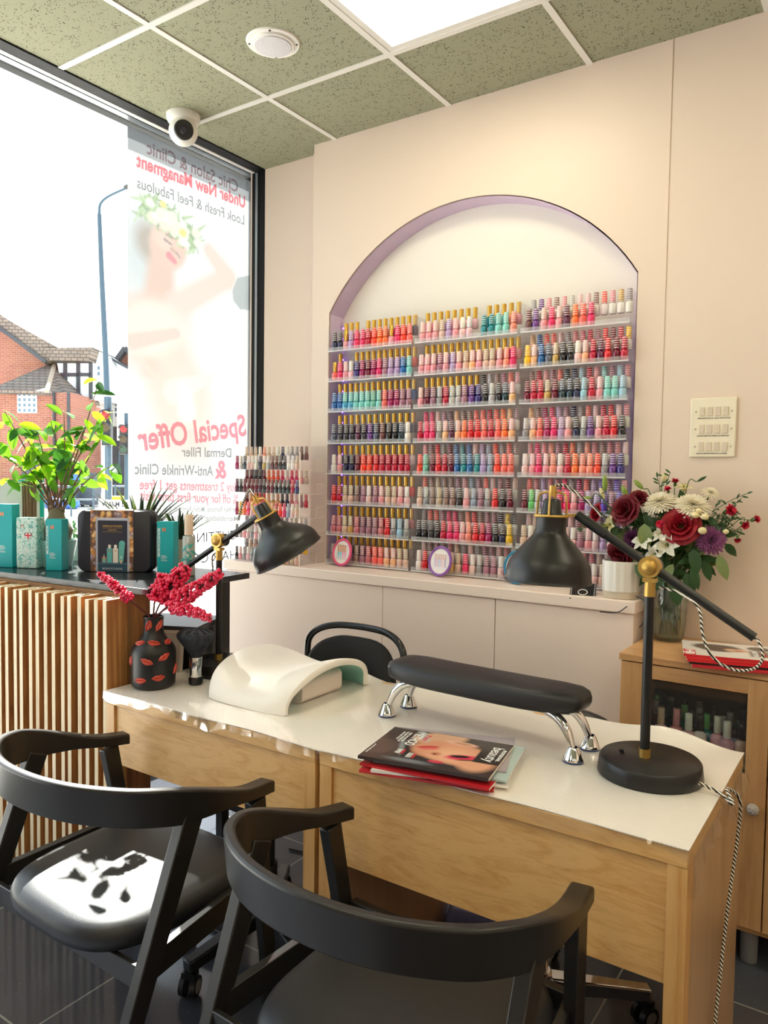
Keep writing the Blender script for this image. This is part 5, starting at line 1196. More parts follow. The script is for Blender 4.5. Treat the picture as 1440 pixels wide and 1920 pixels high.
# ================================================================= ARMCHAIRS
def armchair(label, loc, rz):
    t = thing('armchair', label, 'chair', loc, rz, 'black wooden armchairs at the desks')
    half = [(.322, .225, .655), (.337, .130, .668), (.348, .040, .698), (.349, -.045, .728), (.332, -.122, .748), (.280, -.200, .758), (.185, -.262, .764), (.09, -.292, .767), (0, -.300, .768)]
    plan = [Vector(p) for p in half] + [Vector((-x, y, z)) for x, y, z in half[-2::-1]]
    C_ = catmull(plan, 6); n = len(C_); rs = []
    for i, p in enumerate(C_):
        f = abs(2*i/(n-1) - 1)                         # 1 at the arm tips, 0 at the middle of the back
        b = max(0.0, min(1.0, (0.90 - f)/0.42)); b = b*b*(3 - 2*b)
        tan = C_[min(i+1, n-1)] - C_[max(i-1, 0)]; tan.z = 0; tan.normalize(); nrm = Vector((tan.y, -tan.x, 0)); nrm = nrm if nrm.dot(Vector((p.x, p.y + .05, 0))) > 0 else -nrm
        top = p.z; bot = p.z - .031 - .058*b; th = .048*(1-b) + .024*b
        o1, i1 = Vector((p.x, p.y, 0)), Vector((p.x, p.y, 0)) - nrm*th; o0, i0 = o1 - nrm*.008*b, i1 - nrm*.008*b
        r = .004
        rs.append([Vector((o0.x, o0.y, bot)), Vector((o1.x, o1.y, top - r)), Vector((o1.x, o1.y, top)) - nrm*r, Vector((i1.x, i1.y, top)) + nrm*r, Vector((i1.x, i1.y, top - r)), Vector((i0.x, i0.y, bot))])
    G().rings(rs).build('back_rail', M_BLACKWOOD, t, ang=32, bev=.003)
    for s in (-1, 1):
        G().bar((.308*s, .165, .622), (.272*s, .270, 0), .030, .050, (0, 1, 0), .026, .036).build('leg', M_BLACKWOOD, t, bev=.003)
        G().bar((.322*s, -.060, .670), (.318*s, -.320, 0), .032, .056, (0, 1, 0), .028, .040).build('leg', M_BLACKWOOD, t, bev=.003)
        G().bar((.318*s, -.175, .360), (.280*s, .215, .385), .022, .060).build('side_rail', M_BLACKWOOD, t, bev=.002)
    G().bar((-.310, -.195, .345), (.310, -.195, .345), .014, .055).build('rear_rail', M_BLACKWOOD, t, bev=.002)
    G().bar((-.275, .215, .398), (.275, .215, .398), .022, .060).build('front_rail', M_BLACKWOOD, t, bev=.002)
    def ring(z, k, dy=0.0):
        out = []
        for j in range(72):
            a_ = 2*PI*j/72; c_, s_ = math.cos(a_), math.sin(a_); n_ = 3.4
            x = math.copysign(abs(c_)**(2/n_), c_); y = math.copysign(abs(s_)**(2/n_), s_)
            wv = .262 - .022*(1 - y)/2
            out.append(Vector((x*wv*k + .03, -.005 + .258*y*k + dy, z - .028)))
        return out
    G().rings([ring(.405, .93), ring(.408, .985), ring(.425, 1.0), ring(.440, 1.0), ring(.456, .975), ring(.466, .92), ring(.472, .80), ring(.475, .5), ring(.476, .05)]).build('seat', M_LEATHER, t, ang=75)
    return t
armchair('black wooden armchair with sunlit leather seat drawn up to the desk with the lip vase', (-1.650, 1.255, 0), math.radians(-1))
armchair('black wooden armchair with shaded leather seat drawn up to the desk with the magazines', (-.792, 1.239, 0), math.radians(-2))
# ================================================================= OFFICE CHAIRS BEHIND THE DESKS
def castor(parent, x, y, an):
    c = Vector((x, y, .031)); e = Vector((math.cos(an), math.sin(an), 0)); s_ = Vector((-e.y, e.x, 0))
    w_ = G()
    for k in (-1, 1): w_.cyl(c + s_*(.009*k), c + s_*(.024*k), .030, .028, 22)
    cs = w_.build('castor', M_DARK, parent)
    for sg in (-1, 1): G().cyl(c + s_*.0242*sg, c + s_*.0255*sg, .018, seg=20).build('hub', mat('castor_hub', (150, 148, 142), .5), cs)
    G().cyl(c + Vector((0, 0, .02)), c + Vector((0, 0, .062)), .006, seg=10).bar(c - s_*.02 + Vector((0, 0, .034)), c + s_*.02 + Vector((0, 0, .034)), .03, .016).build('fork', M_DARK, cs)
def star(parent, a0, R, m, chrome=False):
    g = G()
    for k in range(5):
        an = a0 + 2*PI*k/5; e = Vector((math.cos(an), math.sin(an), 0)); g.bar(e*.03 + Vector((0, 0, .115)), e*R + Vector((0, 0, .090)), .048, .042, (0, 0, 1), .036, .034)
    g.cyl((0, 0, .088), (0, 0, .150), .038, seg=24); g.build('star_base', m, parent, bev=.005)
    for k in range(5):
        an = a0 + 2*PI*k/5; castor(parent, (R - .012)*math.cos(an), (R - .012)*math.sin(an), an + .5 + k)
# hoop-backed chair
oc = Vector((-1.555, 1.700, 0)); t = thing('office_chair', 'black office chair with tubular hoop over its rounded back behind the desks', 'chair', oc, math.radians(180 + 8))
t.rotation_euler = (0, 0, 0)
star(t, math.radians(-95), .30, M_DARK)
G().cyl((0, 0, .15), (0, 0, .40), .022, seg=18).cyl((0, 0, .15), (0, 0, .27), .030, seg=18).build('gas_lift', M_DARK, t)
def srd(w, d, n_, z, k, cx=0, cyy=0): return [Vector((cx + math.copysign(abs(math.cos(2*PI*j/48))**(2/n_), math.cos(2*PI*j/48))*w*k, cyy + math.copysign(abs(math.sin(2*PI*j/48))**(2/n_), math.sin(2*PI*j/48))*d*k, z)) for j in range(48)]
def officeseat(t, cx=0, cyy=0, m=M_FABRIC):
    G().rings([srd(.22, .21, 3, .415, .9, cx, cyy), srd(.22, .21, 3, .42, 1, cx, cyy), srd(.22, .21, 3, .455, 1, cx, cyy), srd(.22, .21, 3, .475, .9, cx, cyy), srd(.22, .21, 3, .48, .4, cx, cyy), srd(.22, .21, 3, .481, .03, cx, cyy)]).build('seat', m, t, ang=70)
officeseat(t, -.06, .16)
A0 = PY(583, 1228, 2.235) - oc; A1 = PY(770, 1245, 2.235) - oc; TP = PY(676, 1170, 2.255) - oc
cxh = (A0.x + A1.x)/2; hwid = (A1.x - A0.x)/2 - .008
def hoop(k): 
    a_ = PI*k; c_ = math.cos(a_); s_ = math.sin(a_); x = math.copysign(abs(c_)**.62, c_); z = abs(s_)**.72
    return Vector((cxh - hwid*x, .555 - .05*abs(x)**2, .80 + (TP.z - .80 - .010)*z))
hp = [Vector((cxh - hwid*.93, .22, .43)), Vector((cxh - hwid*1.0, .43, .52)), Vector((cxh - hwid*1.02, .50, .68))] + [hoop(k/16) for k in range(17)] + [Vector((cxh + hwid*1.02, .50, .68)), Vector((cxh + hwid*1.0, .43, .52)), Vector((cxh + hwid*.93, .22, .43))]
G().tube(hp, .0125, 12, 4).build('hoop_frame', mat('gloss_black_tube', (20, 22, 24), .2), t)
def bpad(k, y): 
    out = []
    for j in range(48):
        a_ = 2*PI*j/48; c_, s_ = math.cos(a_), math.sin(a_); out.append(Vector((cxh + math.copysign(abs(c_)**.66, c_)*(hwid - .020)*k, y - .05*abs(c_*k)**2, .715 + math.copysign(abs(s_)**.8, s_)*.155*k)))
    return out
G().rings([bpad(0.05, .488), bpad(.6, .490), bpad(.92, .498), bpad(1.0, .515), bpad(1.0, .535), bpad(.95, .548), bpad(.5, .552), bpad(.05, .552)]).build('backrest', M_FABRIC, t, ang=70)
# low-backed chair on a chrome base
o2 = Vector((-.745, 1.875, 0)); t = thing('office_chair', 'low black office chair on a chrome star base behind the magazine desk', 'chair', o2)
star(t, math.atan2(.09, .14), .30, M_CHROME)
G().cyl((0, 0, .15), (0, 0, .40), .022, seg=20).cyl((0, 0, .15), (0, 0, .30), .028, seg=20).build('gas_lift', M_CHROME, t)
officeseat(t, 0, .08, M_LEATHER)
def back2(k, y):
    out = []
    for j in range(48):
        a_ = 2*PI*j/48; c_, s_ = math.cos(a_), math.sin(a_); out.append(Vector((-.085 + math.copysign(abs(c_)**.7, c_)*.215*k, y - .06*abs(c_*k)**2, .655 + math.copysign(abs(s_)**.8, s_)*.098*k)))
    return out
G().rings([back2(.05, .345), back2(.9, .35), back2(1, .365), back2(1, .38), back2(.9, .392), back2(.05, .395)]).build('backrest', M_LEATHER, t, ang=70)
G().tube([(-.085, .29, .42), (-.085, .37, .46), (-.085, .385, .58)], .016, 10, 5).build('back_bracket', M_DARK, t)
# ================================================================= UNDER THE DESKS
t = thing('nail_dryer', 'blue vented box on the floor under the magazine desk', 'appliance', (-1.06, 2.17, 0), math.radians(20))
g = G(); g.rings([[(x, y, 0) for x, y in ((-.10, -.08), (.10, -.08), (.10, .08), (-.10, .08))], [(x, y, .07) for x, y in ((-.10, -.08), (.10, -.08), (.10, .08), (-.10, .08))], [(x, y, .09) for x, y in ((-.085, -.065), (.085, -.065), (.085, .065), (-.085, .065))]]); g.build('body', mat('blue_plastic', (140, 150, 210), .4), t, bev=.004)
for k in range(9): G().box(-.06 + .014*k, -.054 + .014*k, -.05, .04, .0895, .0915).build('vent', mat('blue_dark', (70, 80, 140), .5), t)
t = thing('socket_strip', 'white extension socket strip on the floor under the magazine desk', 'socket', (-.93, 2.08, 0), math.radians(35))
G().box(-.09, .09, -.025, .025, 0, .035).build('body', M_WHITE, t, bev=.004)
for k in range(3): G().box(-.065 + .05*k, -.03 + .05*k, -.018, .018, .0351, .0365).build('outlet', mat('socket_grey', (200, 200, 196), .4), t)
t = thing('foil_box', 'blue and white supply box in an open grey tray under the lip vase desk', 'box', (-1.945, 1.86, .0))
G().box(-.075, .075, -.06, .06, .012, .14).build('carton', mat('supply_blue', (46, 130, 196), .4), t, bev=.002); G().box(-.0765, .0765, -.0615, .0615, .05, .085).build('band', M_WHITE, t)
t = thing('tray', 'grey shallow tray on the floor under the lip vase desk', 'tray', (-1.945, 1.86, 0))
G().box(-.095, .095, -.10, .10, 0, .008).box(-.095, .095, -.10, -.094, 0, .05).box(-.095, .095, .094, .10, 0, .05).box(-.095, -.089, -.10, .10, 0, .05).box(.089, .095, -.10, .10, 0, .05).build('body', mat('tray_grey', (150, 152, 154), .35), t, bev=.001)
cb = G().tube([(-1.90, 2.20, .006), (-1.70, 2.22, .006), (-1.45, 2.12, .006), (-1.25, 2.25, .006), (-1.10, 2.20, .006)], .004, 6, 8).tube([(-1.80, 2.25, .006), (-1.50, 2.2, .006), (-1.3, 2.3, .006)], .004, 6, 8).build('floor_cable', M_DARK)
tag(cb, 'thin black cables lying on the floor tiles behind the desks', 'cable')
# ================================================================= WOODEN CABINET WITH POLISH
KX0, KX1, KY0, KY1, KZ = -.718, .16, 2.452, 2.836, .898
t = thing('cabinet', 'light wooden cabinet with a glazed door showing polish bottles', 'cabinet', (KX0, KY0, 0))
Wk, Dk = KX1 - KX0, KY1 - KY0
G().box(-.004, Wk, -.004, Dk, KZ - .022, KZ).build('top', M_BEECHX, t, bev=.0015)
b = G(); b.box(0, .018, .018, Dk, .10, KZ - .0225).box(Wk - .018, Wk, .018, Dk, .10, KZ - .0225).box(.018, Wk - .018, .018, Dk, .10, .118).box(.4305, .4455, .022, Dk - .01, .118, KZ - .0225)
b.build('body', M_BEECHZ, t, bev=.001); G().box(.018, Wk - .018, Dk - .008, Dk, .118, KZ - .0225).build('back_panel', mat('cabinet_back', (46, 38, 34), .8), t)
G().box(.018, .4305, .03, Dk - .009, .588, .606).build('shelf', M_BEECHX, t)
G().box(.003, Wk, .017, .0185, .10, .118).build('base_rail', M_BEECHX, t)
for k, (dx0, dx1) in enumerate(((.002, .436), (.440, Wk - .002))):
    gx0, gx1, gz0, gz1 = dx0 + .070, dx1 - .058, .585, .828
    dr = G(); dz0, dz1 = .121, KZ - .026
    dr.box(dx0, gx0, 0, .0175, dz0, dz1).box(gx1, dx1, 0, .0175, dz0, dz1).build('door', M_BEECHZ, t, bev=.001)
    door = t.children[-1]
    G().box(gx0, gx1, 0.0002, .0175, gz1, dz1).build('top_rail', M_BEECHX, door, bev=.001)
    G().box(gx0, gx1, 0.0002, .0175, dz0, gz0).build('lower_panel', M_BEECHZ, door, bev=.001)
    G().box(gx0, gx1, .008, .011, gz0, gz1).build('pane', M_CLEAR, door)
    kx = dx1 - .030 if k == 0 else dx0 + .030
    a_ = MATS.get('knob_sparkle') or mat('knob_sparkle', (206, 200, 196), .25, .3, bump=(220, .9, .01))
    G().ball((kx, -.024, .494), .0175, 22, 14).cyl((kx, -.010, .494), (kx, 0, .494), .008, seg=12).build('knob', a_, door)
for x in (.06, .40, Wk - .06):
    for y in (.05, Dk - .05): G().cyl((x, y, 0), (x, y, .10), .024, .026, 18).build('foot', mat('grey_foot', (120, 120, 122), .5), t)
# bottles behind the glass
big_body = G().lathe([(0, 0), (.014, 0), (.0165, .002), (.017, .034), (.015, .041), (.0075, .045), (.007, .048)], 16).mesh('glass', M_GLASSCOL, 50)
big_cap = G().lathe([(.0088, .0475), (.0095, .049), (.0088, .088), (.0075, .0895), (0, .09)], 16).mesh('cap', M_CAPPLAIN, 50)
P_BIG = (bpy.data.objects.new('nail_polish_bottle', None), bpy.data.objects.new('glass', big_body), bpy.data.objects.new('cap', big_cap)); P_BIG[0].empty_display_size = .02
for i, (px, py, cd, cap) in enumerate(((1207, 1358, 'lp', 'be'), (1239, 1364, 'lp', 'be'), (1268, 1366, 'pk', 'pk'), (1291, 1368, 'lp', 'wh'), (1312, 1376, 'wh', 'bk'), (1345, 1380, 'pk', 'wh'), (1363, 1386, 'rs', 'wh'), (1391, 1390, 'nd', 'bk'))):
    y = KY0 + .075 + .012*(i % 3) - (.012 if i > 5 else 0); p = PY(px, py, y)
    place_bottle(P_BIG, (p.x, y, .6065), cd, f"{PAL[cd][0]} polish bottle with {PAL[cap][0] if cap != 'be' else 'cream'} cap, {ORD[i]} from the hinge behind the cabinet glass", 'polish bottles at the front of the cabinet shelf', cap, 'nail polish', 1.24)
k = 0
for row in range(3):
    for j in range(8):
        x = KX0 + .055 + .047*j + .012*(row % 2); y = KY0 + .135 + .06*row
        cd, cap = [('bk', 'bk'), ('dt', 'ch'), ('mn', 'sv'), ('bk', 'bk'), ('te', 'gn'), ('gy', 'sv'), ('pl', 'bk'), ('mv', 'sv'), ('nv', 'bk')][(j + 2*row) % 9]
        place_bottle(P_BIG, (x, y, .6065), cd, f"{PAL[cd][0]} polish bottle, {ORD[j]} from the hinge in the {['second', 'third', 'rearmost'][row]} row behind the cabinet glass", 'polish bottles at the rear of the cabinet shelf', cap, 'nail polish', 1.15)
# magazines on the cabinet
def cov_hair(t, w, l, th):
    A = Art(l, w, 90, 'e8e4e0'); A.ell(.11, .125, .062, .05, '2c2420', .2, .4).ell(.08, .14, .05, .04, '382c28', 0, .5).ell(.155, .11, .035, .022, 'd8a888', -.1, .35).ell(.16, .10, .012, .006, 'b06050', 0, .5)
    A.rect(0, .035, 0, .075, 'd83034', .001); A.rect(.19, .25, .04, .12, '6a5450', .01, .9).ell(.225, .155, .035, .03, '4a4444', 0, .4)
    A.build('cover_print', M_GLOSSPRINT, t, axes((-l/2, -w/2, th + .0003), (1, 0, 0), (0, 1, 0), (0, 0, 1)))
    text('lettering', 'HJi', .036, M_WHITETXT, t, axes((-l/2 + .018, -w/2 + .038, th + .0006), (0, -1, 0), (1, 0, 0), (0, 0, 1)), .0001, .001, width=.06)
    text('lettering', 'BRITISH', .020, M_WHITETXT, t, axes((-l/2 + .205, -w/2 + .08, th + .0006), (0, -1, 0), (1, 0, 0), (0, 0, 1)), .0001, .0006, width=.075)
    text('lettering', 'AWARDS', .020, mat('rust_ink', (196, 66, 56), .6), t, axes((-l/2 + .228, -w/2 + .08, th + .0006), (0, -1, 0), (1, 0, 0), (0, 0, 1)), .0001, .0006, width=.075)
q0 = PZ(1297, 1249, KZ + .004); z = KZ + .0006
for i, (dx, dy, rz, sp, cv) in enumerate(((.0, .0, 14, 'c83038', cov_plain), (-.012, .016, 15, '2a2626', cov_plain), (-.016, .012, 16, 'd02c34', cov_plain), (-.022, .022, 15, 'd8383c', cov_plain), (-.03, .028, 14, 'd03038', cov_hair))):
    lab = ['red-spined salon magazine lowest in the pile on the wooden cabinet', 'black-spined salon magazine second from bottom in the cabinet pile', 'red-spined salon magazine in the middle of the cabinet pile', 'red-spined salon magazine second from top of the cabinet pile', 'salon magazine with dark curly hair cover on top of the cabinet pile'][i]
    L, Wm = .300, .212; a_ = math.radians(rz); c_ = Vector((q0.x + dx, q0.y + dy, 0)) + Vector((math.cos(a_), math.sin(a_), 0))*(L/2) + Vector((-math.sin(a_), math.cos(a_), 0))*(Wm/2)
    magazine('magazine', lab, (c_.x, c_.y, z), a_, Wm, L, .0058, sp, cv, 'magazines piled on the wooden cabinet'); z += .0064
# ================================================================= VASE OF FLOWERS
fv = Vector((-.640, 2.748, KZ + .0006)); t = thing('glass_vase', 'clear glass vase of water and flower stems on the wooden cabinet', 'vase', fv)
G().lathe([(0, .004), (.044, .004), (.050, .010), (.056, .06), (.060, .14), (.055, .19), (.050, .215), (.053, .235), (.0515, .235), (.0485, .215), (.0535, .19), (.0585, .14), (.0545, .06), (.048, .014), (0, .010)], 40).lathe([(0, 0), (.040, 0), (.046, .004), (0, .004)], 40).build('glass', M_CLEAR, t, ang=70)
G().lathe([(0, .012), (.047, .014), (.0537, .06), (.0563, .105), (0, .105)], 36).build('water', M_WATER, t)
M_STEM = leafy('stem_green', (74, 110, 52), (90, 140, 50), .45, .2)
top_ = fv + Vector((0, 0, .225))
M_ROSE = mat('rose_petal', (150, 4, 30), .6); M_ROSED = mat('dark_rose_petal', (110, 8, 30), .55)
M_CREAM = leafy('cream_petal', (244, 238, 222), (246, 240, 214), .5, .25); M_MAUVE = leafy('purple_petal', (152, 88, 140), (170, 100, 156), .55, .2); M_MAUVED = leafy('dark_purple_petal', (96, 38, 84), (110, 50, 100), .55, .15)
M_LILYW = leafy('white_petal', (246, 244, 232), (248, 246, 220), .45, .3); M_BUD = leafy('bud_green', (150, 176, 84), (180, 200, 90), .45, .25); M_CARN = mat('carnation_petal', (206, 24, 66), .6); M_LEAFD = leafy('bouquet_leaf', (50, 84, 46), (80, 120, 50), .42, .2); M_LEAFL = leafy('bouquet_leaf_pale', (128, 146, 92), (150, 170, 90), .5, .25)
def stem_to(t, p, head_dir, r=.0024):
    b = fv + Vector((random.uniform(-.03, .03), random.uniform(-.03, .03), .02)); m = top_ + Vector(((p.x - fv.x)*.12, (p.y - fv.y)*.12, 0)); m.x = max(fv.x - .04, min(fv.x + .04, m.x)); m.y = max(fv.y - .04, min(fv.y + .035, m.y))
    e = Vector((0, 0, 0)); pre = -Vector(head_dir).normalized()*.03
    G().tube([b - p, m - p, pre, e], r, 6, 6).build('stem', M_STEM, t)
def flower(name, label, cat, px, py, y, dirn, group=None):
    p = PY(px, py, y); return thing(name, label, cat, p, 0, group or 'cut flowers in the glass vase'), p, Vector(dirn).normalized()
def rose(label, px, py, y, R, m, dirn=(0, -1, .35)):
    t, p, d = flower('rose', label, 'flower', px, py, y, dirn); Mq = d.to_track_quat('Z', 'Y').to_matrix(); g = G(); rr = random.Random(int(px)); n = 0
    for ring, (cnt, r0, tilt, h) in enumerate(((3, .10, .05, .62), (4, .26, .16, .66), (5, .44, .34, .62), (6, .62, .62, .56), (7, .76, 1.0, .46))):
        for k in range(cnt):
            a0 = 2*PI*k/cnt + ring*.9 + rr.uniform(-.15, .15); half = PI/cnt*1.25
            def f(u, v, a0=a0, half=half, r0=r0, tilt=tilt, h=h):
                a_ = a0 + (2*u - 1)*half; w_ = 1 - .55*(abs(2*u - 1)**2.4)*v
                rad = R*(r0*.75*(1 - .25*(1-v)) + h*math.sin(tilt)*v*1.0 + (.10 + .09*ring/4)*max(0, v - .7)*2.2*math.sin(tilt + .5))
                z = R*(-.28 + h*1.15*math.cos(tilt)*v*w_ - .30*max(0, v - .75)*math.sin(tilt)*1.6)
                if v < .25: rad *= (.35 + 2.6*v)
                return Mq @ Vector((rad*math.cos(a_), rad*math.sin(a_), z))
            g.surf(f, 7, 6)
    g.build('petals', m, t, ang=80)
    c = G(); 
    for k in range(5):
        a_ = 2*PI*k/5; c.leaf(Mq @ Vector((0, 0, -R*.42)), Mq @ Vector((math.cos(a_), math.sin(a_), .1)), d, R*.8, R*.25, -.2)
    c.ball(Mq @ Vector((0, 0, -R*.36)), R*.24, 10, 6); c.build('sepals', M_STEM, t); stem_to(t, p, d)
def mum(label, px, py, y, R, m, dirn, n=150, flat=1.0, core=None, name='chrysanthemum'):
    t, p, d = flower(name, label, 'flower', px, py, y, dirn); Mq = d.to_track_quat('Z', 'Y').to_matrix(); g = G(); rr = random.Random(int(px*3))
    for k in range(n):
        f = (k + .5)/n; a_ = 2.39996*k; el = (1 - f)*PI/2*.95 + rr.uniform(-.06, .06) - .12*flat
        L = R*(.50 + .50*f**.5)*rr.uniform(.9, 1.04)
        e = Vector((math.cos(a_)*math.cos(el), math.sin(a_)*math.cos(el), math.sin(el)*(.62 if flat >= 1 else .95)))
        side = Vector((-math.sin(a_), math.cos(a_), 0)); up = e.cross(side); W = R*.15
        b = Vector((0, 0, -R*.12)); rs = []
        for q in range(4):
            tt = q/3; c_ = b + e*L*tt - Vector((0, 0, 1))*(.16*L*tt*tt*f); ww = W*(.25 + .9*math.sin(PI*min(.92, tt*.8 + .12)))/2
            rs.append([Mq @ (c_ - side*ww), Mq @ (c_ + up*ww*.5), Mq @ (c_ + side*ww)])
        g.rings(rs, False, False, closed=False)
    g.build('petals', m, t, ang=80)
    G().lathe([(0, -R*.35), (R*.22, -R*.28), (R*.34, -R*.10), (R*.2, R*.04), (0, R*.06)], 14, (0, 0, 0), Mq).build('calyx', core or M_STEM, t); stem_to(t, p, d)
def lily(label, px, py, y, R, dirn, m=None, name='lily'):
    t, p, d = flower(name, label, 'flower', px, py, y, dirn); Mq = d.to_track_quat('Z', 'Y').to_matrix(); g = G()
    for k in range(6):
        a_ = 2*PI*k/6 + .2*(k % 2)
        def f(u, v, a_=a_, k=k):
            W = R*.34*math.sin(PI*min(.97, v*.9 + .08))**.8*(1 if k % 2 else .8); x = (2*u - 1)*W
            rad = R*(.10 + .85*v**1.5 + .10*v*v); z = R*(-.45 + .80*v - .42*v**3) - .25*abs(2*u - 1)**2*W*-1
            e = Vector((math.cos(a_), math.sin(a_), 0)); s_ = Vector((-math.sin(a_), math.cos(a_), 0)); return Mq @ (e*rad + s_*x + Vector((0, 0, z + .06*R*math.sin(9*v + k))))
        g.surf(f, 5, 8)
    g.build('petals', m or M_LILYW, t, ang=80)
    st = G()
    for k in range(5): a_ = 2*PI*k/5; st.tube([Mq @ Vector((0, 0, -.4*R)), Mq @ Vector((math.cos(a_)*.12*R, math.sin(a_)*.12*R, .1*R)), Mq @ Vector((math.cos(a_)*.28*R, math.sin(a_)*.28*R, .36*R))], .0008, 5, 3)
    st.build('stamens', mat('stamen_yellow', (206, 190, 110), .6), t); stem_to(t, p, d)
def bud(label, px, py, y, L, r, dirn, m=None, name='lily_bud'):
    t, p, d = flower(name, label, 'flower bud', px, py, y, dirn); Mq = d.to_track_quat('Z', 'Y').to_matrix()
    G().lathe([(.0005, -L/2), (r*.6, -L*.42), (r, -L*.1), (r*.92, L*.18), (r*.45, L*.42), (.0005, L/2)], 14, (0, 0, 0), Mq).build('bud', m or M_BUD, t); 
    t2 = G(); b = fv + Vector((0, 0, .05)); m_ = top_ + (p - fv)*.10; m_.z = top_.z; t2.tube([b - p, m_ - p, -d*(L/2 + .04), -d*(L/2)], .0018, 6, 6); t2.build('stem', M_STEM, t)
YV = 2.70
rose('crimson rose in full bloom at the front of the bouquet', 1276, 985, 2.655, .062, M_ROSE, (.05, -1, .35))
rose('dark red rose high on the window side of the bouquet', 1170, 955, 2.675, .054, M_ROSED, (-.35, -1, .35))
rose('small dark red rose tucked beside the white chrysanthemum', 1200, 932, 2.70, .034, M_ROSED, (.4, -.6, .8))
rose('bright red rose half hidden behind the lamp arm', 1116, 962, 2.70, .036, M_ROSE, (-.8, -.6, .2))
rose('dark red rose drooping low over the white pot', 1160, 1040, 2.66, .046, M_ROSED, (-.3, -.8, -.5))
mum('large white chrysanthemum at the top middle of the bouquet', 1236, 938, 2.70, .066, M_CREAM, (-.1, -.5, .85), 230)
mum('large white chrysanthemum beside the crimson rose, nearer the switch panel', 1300, 944, 2.70, .068, M_CREAM, (.25, -.45, .85), 230)
mum('small cream-green chrysanthemum above the white ones near the wall', 1333, 922, 2.75, .036, M_CREAM, (.4, -.4, .85), 90, core=M_BUD)
mum('purple chrysanthemum with a pale centre on the cabinet side of the bouquet', 1334, 1012, 2.68, .054, M_MAUVE, (.35, -.9, .25), 170, .5)
mum('dark purple chrysanthemum behind the lamp arm in the bouquet', 1187, 1010, 2.69, .044, M_MAUVED, (-.2, -.9, .1), 120, .5)
lily('white freesia flowers low at the front of the bouquet by the brass joint', 1248, 1022, 2.64, .044, (-.1, -1, .1), None, 'alstroemeria')
lily('white flower below the crimson rose in the bouquet', 1238, 1000, 2.65, .034, (-.2, -.8, .5), None, 'alstroemeria')
lily('white flower lying low over the vase rim', 1224, 1040, 2.64, .036, (-.5, -1, -.1), None, 'alstroemeria')
lily('white trumpet flower between the drooping rose and the brass joint', 1203, 1012, 2.65, .040, (-.3, -.8, .35), None, 'alstroemeria')
lily('pale yellow open lily behind the lamp cord', 1140, 985, 2.68, .042, (-.7, -.7, .3), leafy('pale_lily', (240, 232, 190), (244, 236, 180), .45, .3))
lily('pale yellow lily behind the top roses of the bouquet', 1190, 928, 2.76, .045, (-.2, -.3, .9), MATS['pale_lily'])
lily('pale upright lily at the top of the bouquet near the wall', 1282, 912, 2.75, .036, (.1, -.2, 1), MATS['pale_lily'])
bud('tall green lily bud standing at the window side of the bouquet', 1134, 906, 2.70, .060, .0105, (-.02, -.1, 1))
bud('pale lily bud leaning beside the tall green one', 1129, 925, 2.71, .046, .009, (-.35, -.1, 1), MATS['pale_lily'])
bud('slanting green lily bud above the dark red rose', 1171, 921, 2.71, .046, .010, (-.45, -.1, 1))
bud('small green bud pointing at the polish racks', 1102, 933, 2.70, .030, .006, (-1, 0, .05))
bud('green lily bud at the highest point over the white chrysanthemums', 1197, 908, 2.73, .044, .009, (-.7, -.1, .7))
bud('yellow-green bud on top of the bouquet', 1245, 895, 2.75, .036, .009, (.1, 0, 1), MATS['pale_lily'])
bud('dark green bud sprig reaching up to the switch panel', 1316, 898, 2.76, .034, .005, (.8, 0, .5), M_LEAFD)
for i, (px, py, y, r) in enumerate(((1303, 966, 2.66, .013), (1322, 969, 2.66, .013), (1317, 995, 2.65, .014), (1310, 958, 2.67, .011), (1361, 997, 2.69, .010))):
    t_, p_, d_ = flower('button_flower', ['cream button flower over the crimson rose', 'cream button flower beside the white chrysanthemum edge', 'cream button flower next to the purple chrysanthemum', 'small cream button flower under the white chrysanthemum', 'tiny cream button flower at the cabinet side of the bouquet'][i], 'flower', px, py, y, (0, -1, .3))
    G().ball((0, 0, 0), r, 16, 10, (1, 1, .85)).build('head', mat('button_cream', (236, 224, 178), .7, bump=(260, .5, .004)), t_); stem_to(t_, p_, d_, .0014)
def carn(label, px, py, y, R, dirn):
    t, p, d = flower('carnation', label, 'flower', px, py, y, dirn); Mq = d.to_track_quat('Z', 'Y').to_matrix(); g = G(); rr = random.Random(int(px + py))
    for k in range(26):
        a_ = 2.4*k; f = k/26; e = Vector((math.cos(a_)*(.3 + .7*f), math.sin(a_)*(.3 + .7*f), 1.05 - .8*f)).normalized(); g.leaf((0, 0, 0), Mq @ e, Mq @ Vector((0, 0, 1)), R*rr.uniform(.8, 1.05), R*.75, .3, .4, 4)
    g.build('petals', M_CARN, t, ang=80); G().lathe([(0, -R*1.1), (R*.28, -R), (R*.32, -R*.2), (R*.4, .1*R)], 10, (0, 0, 0), Mq).build('calyx', M_STEM, t); stem_to(t, p, d, .0014)
carn('small red carnation furthest out towards the cabinet side of the bouquet', 1417, 974, 2.72, .016, (1, -.2, .4))
carn('small red carnation drooping below the outermost one', 1396, 984, 2.71, .017, (.8, -.5, -.4))
carn('small pink-red carnation hanging lowest on its sprig', 1383, 1011, 2.70, .013, (.2, -.5, -1))
carn('red carnation behind the green sprigs near the wall', 1368, 958, 2.73, .024, (.7, -.4, .3))
carn('tiny red carnation at the top of the bouquet', 1266, 904, 2.74, .016, (.1, -.2, 1))
carn('tiny red carnation between the chrysanthemum and the top lily', 1252, 918, 2.72, .014, (-.1, -.5, .8))
carn('pink-white carnation under the white chrysanthemum in the middle', 1238, 983, 2.66, .016, (-.1, -1, .2))
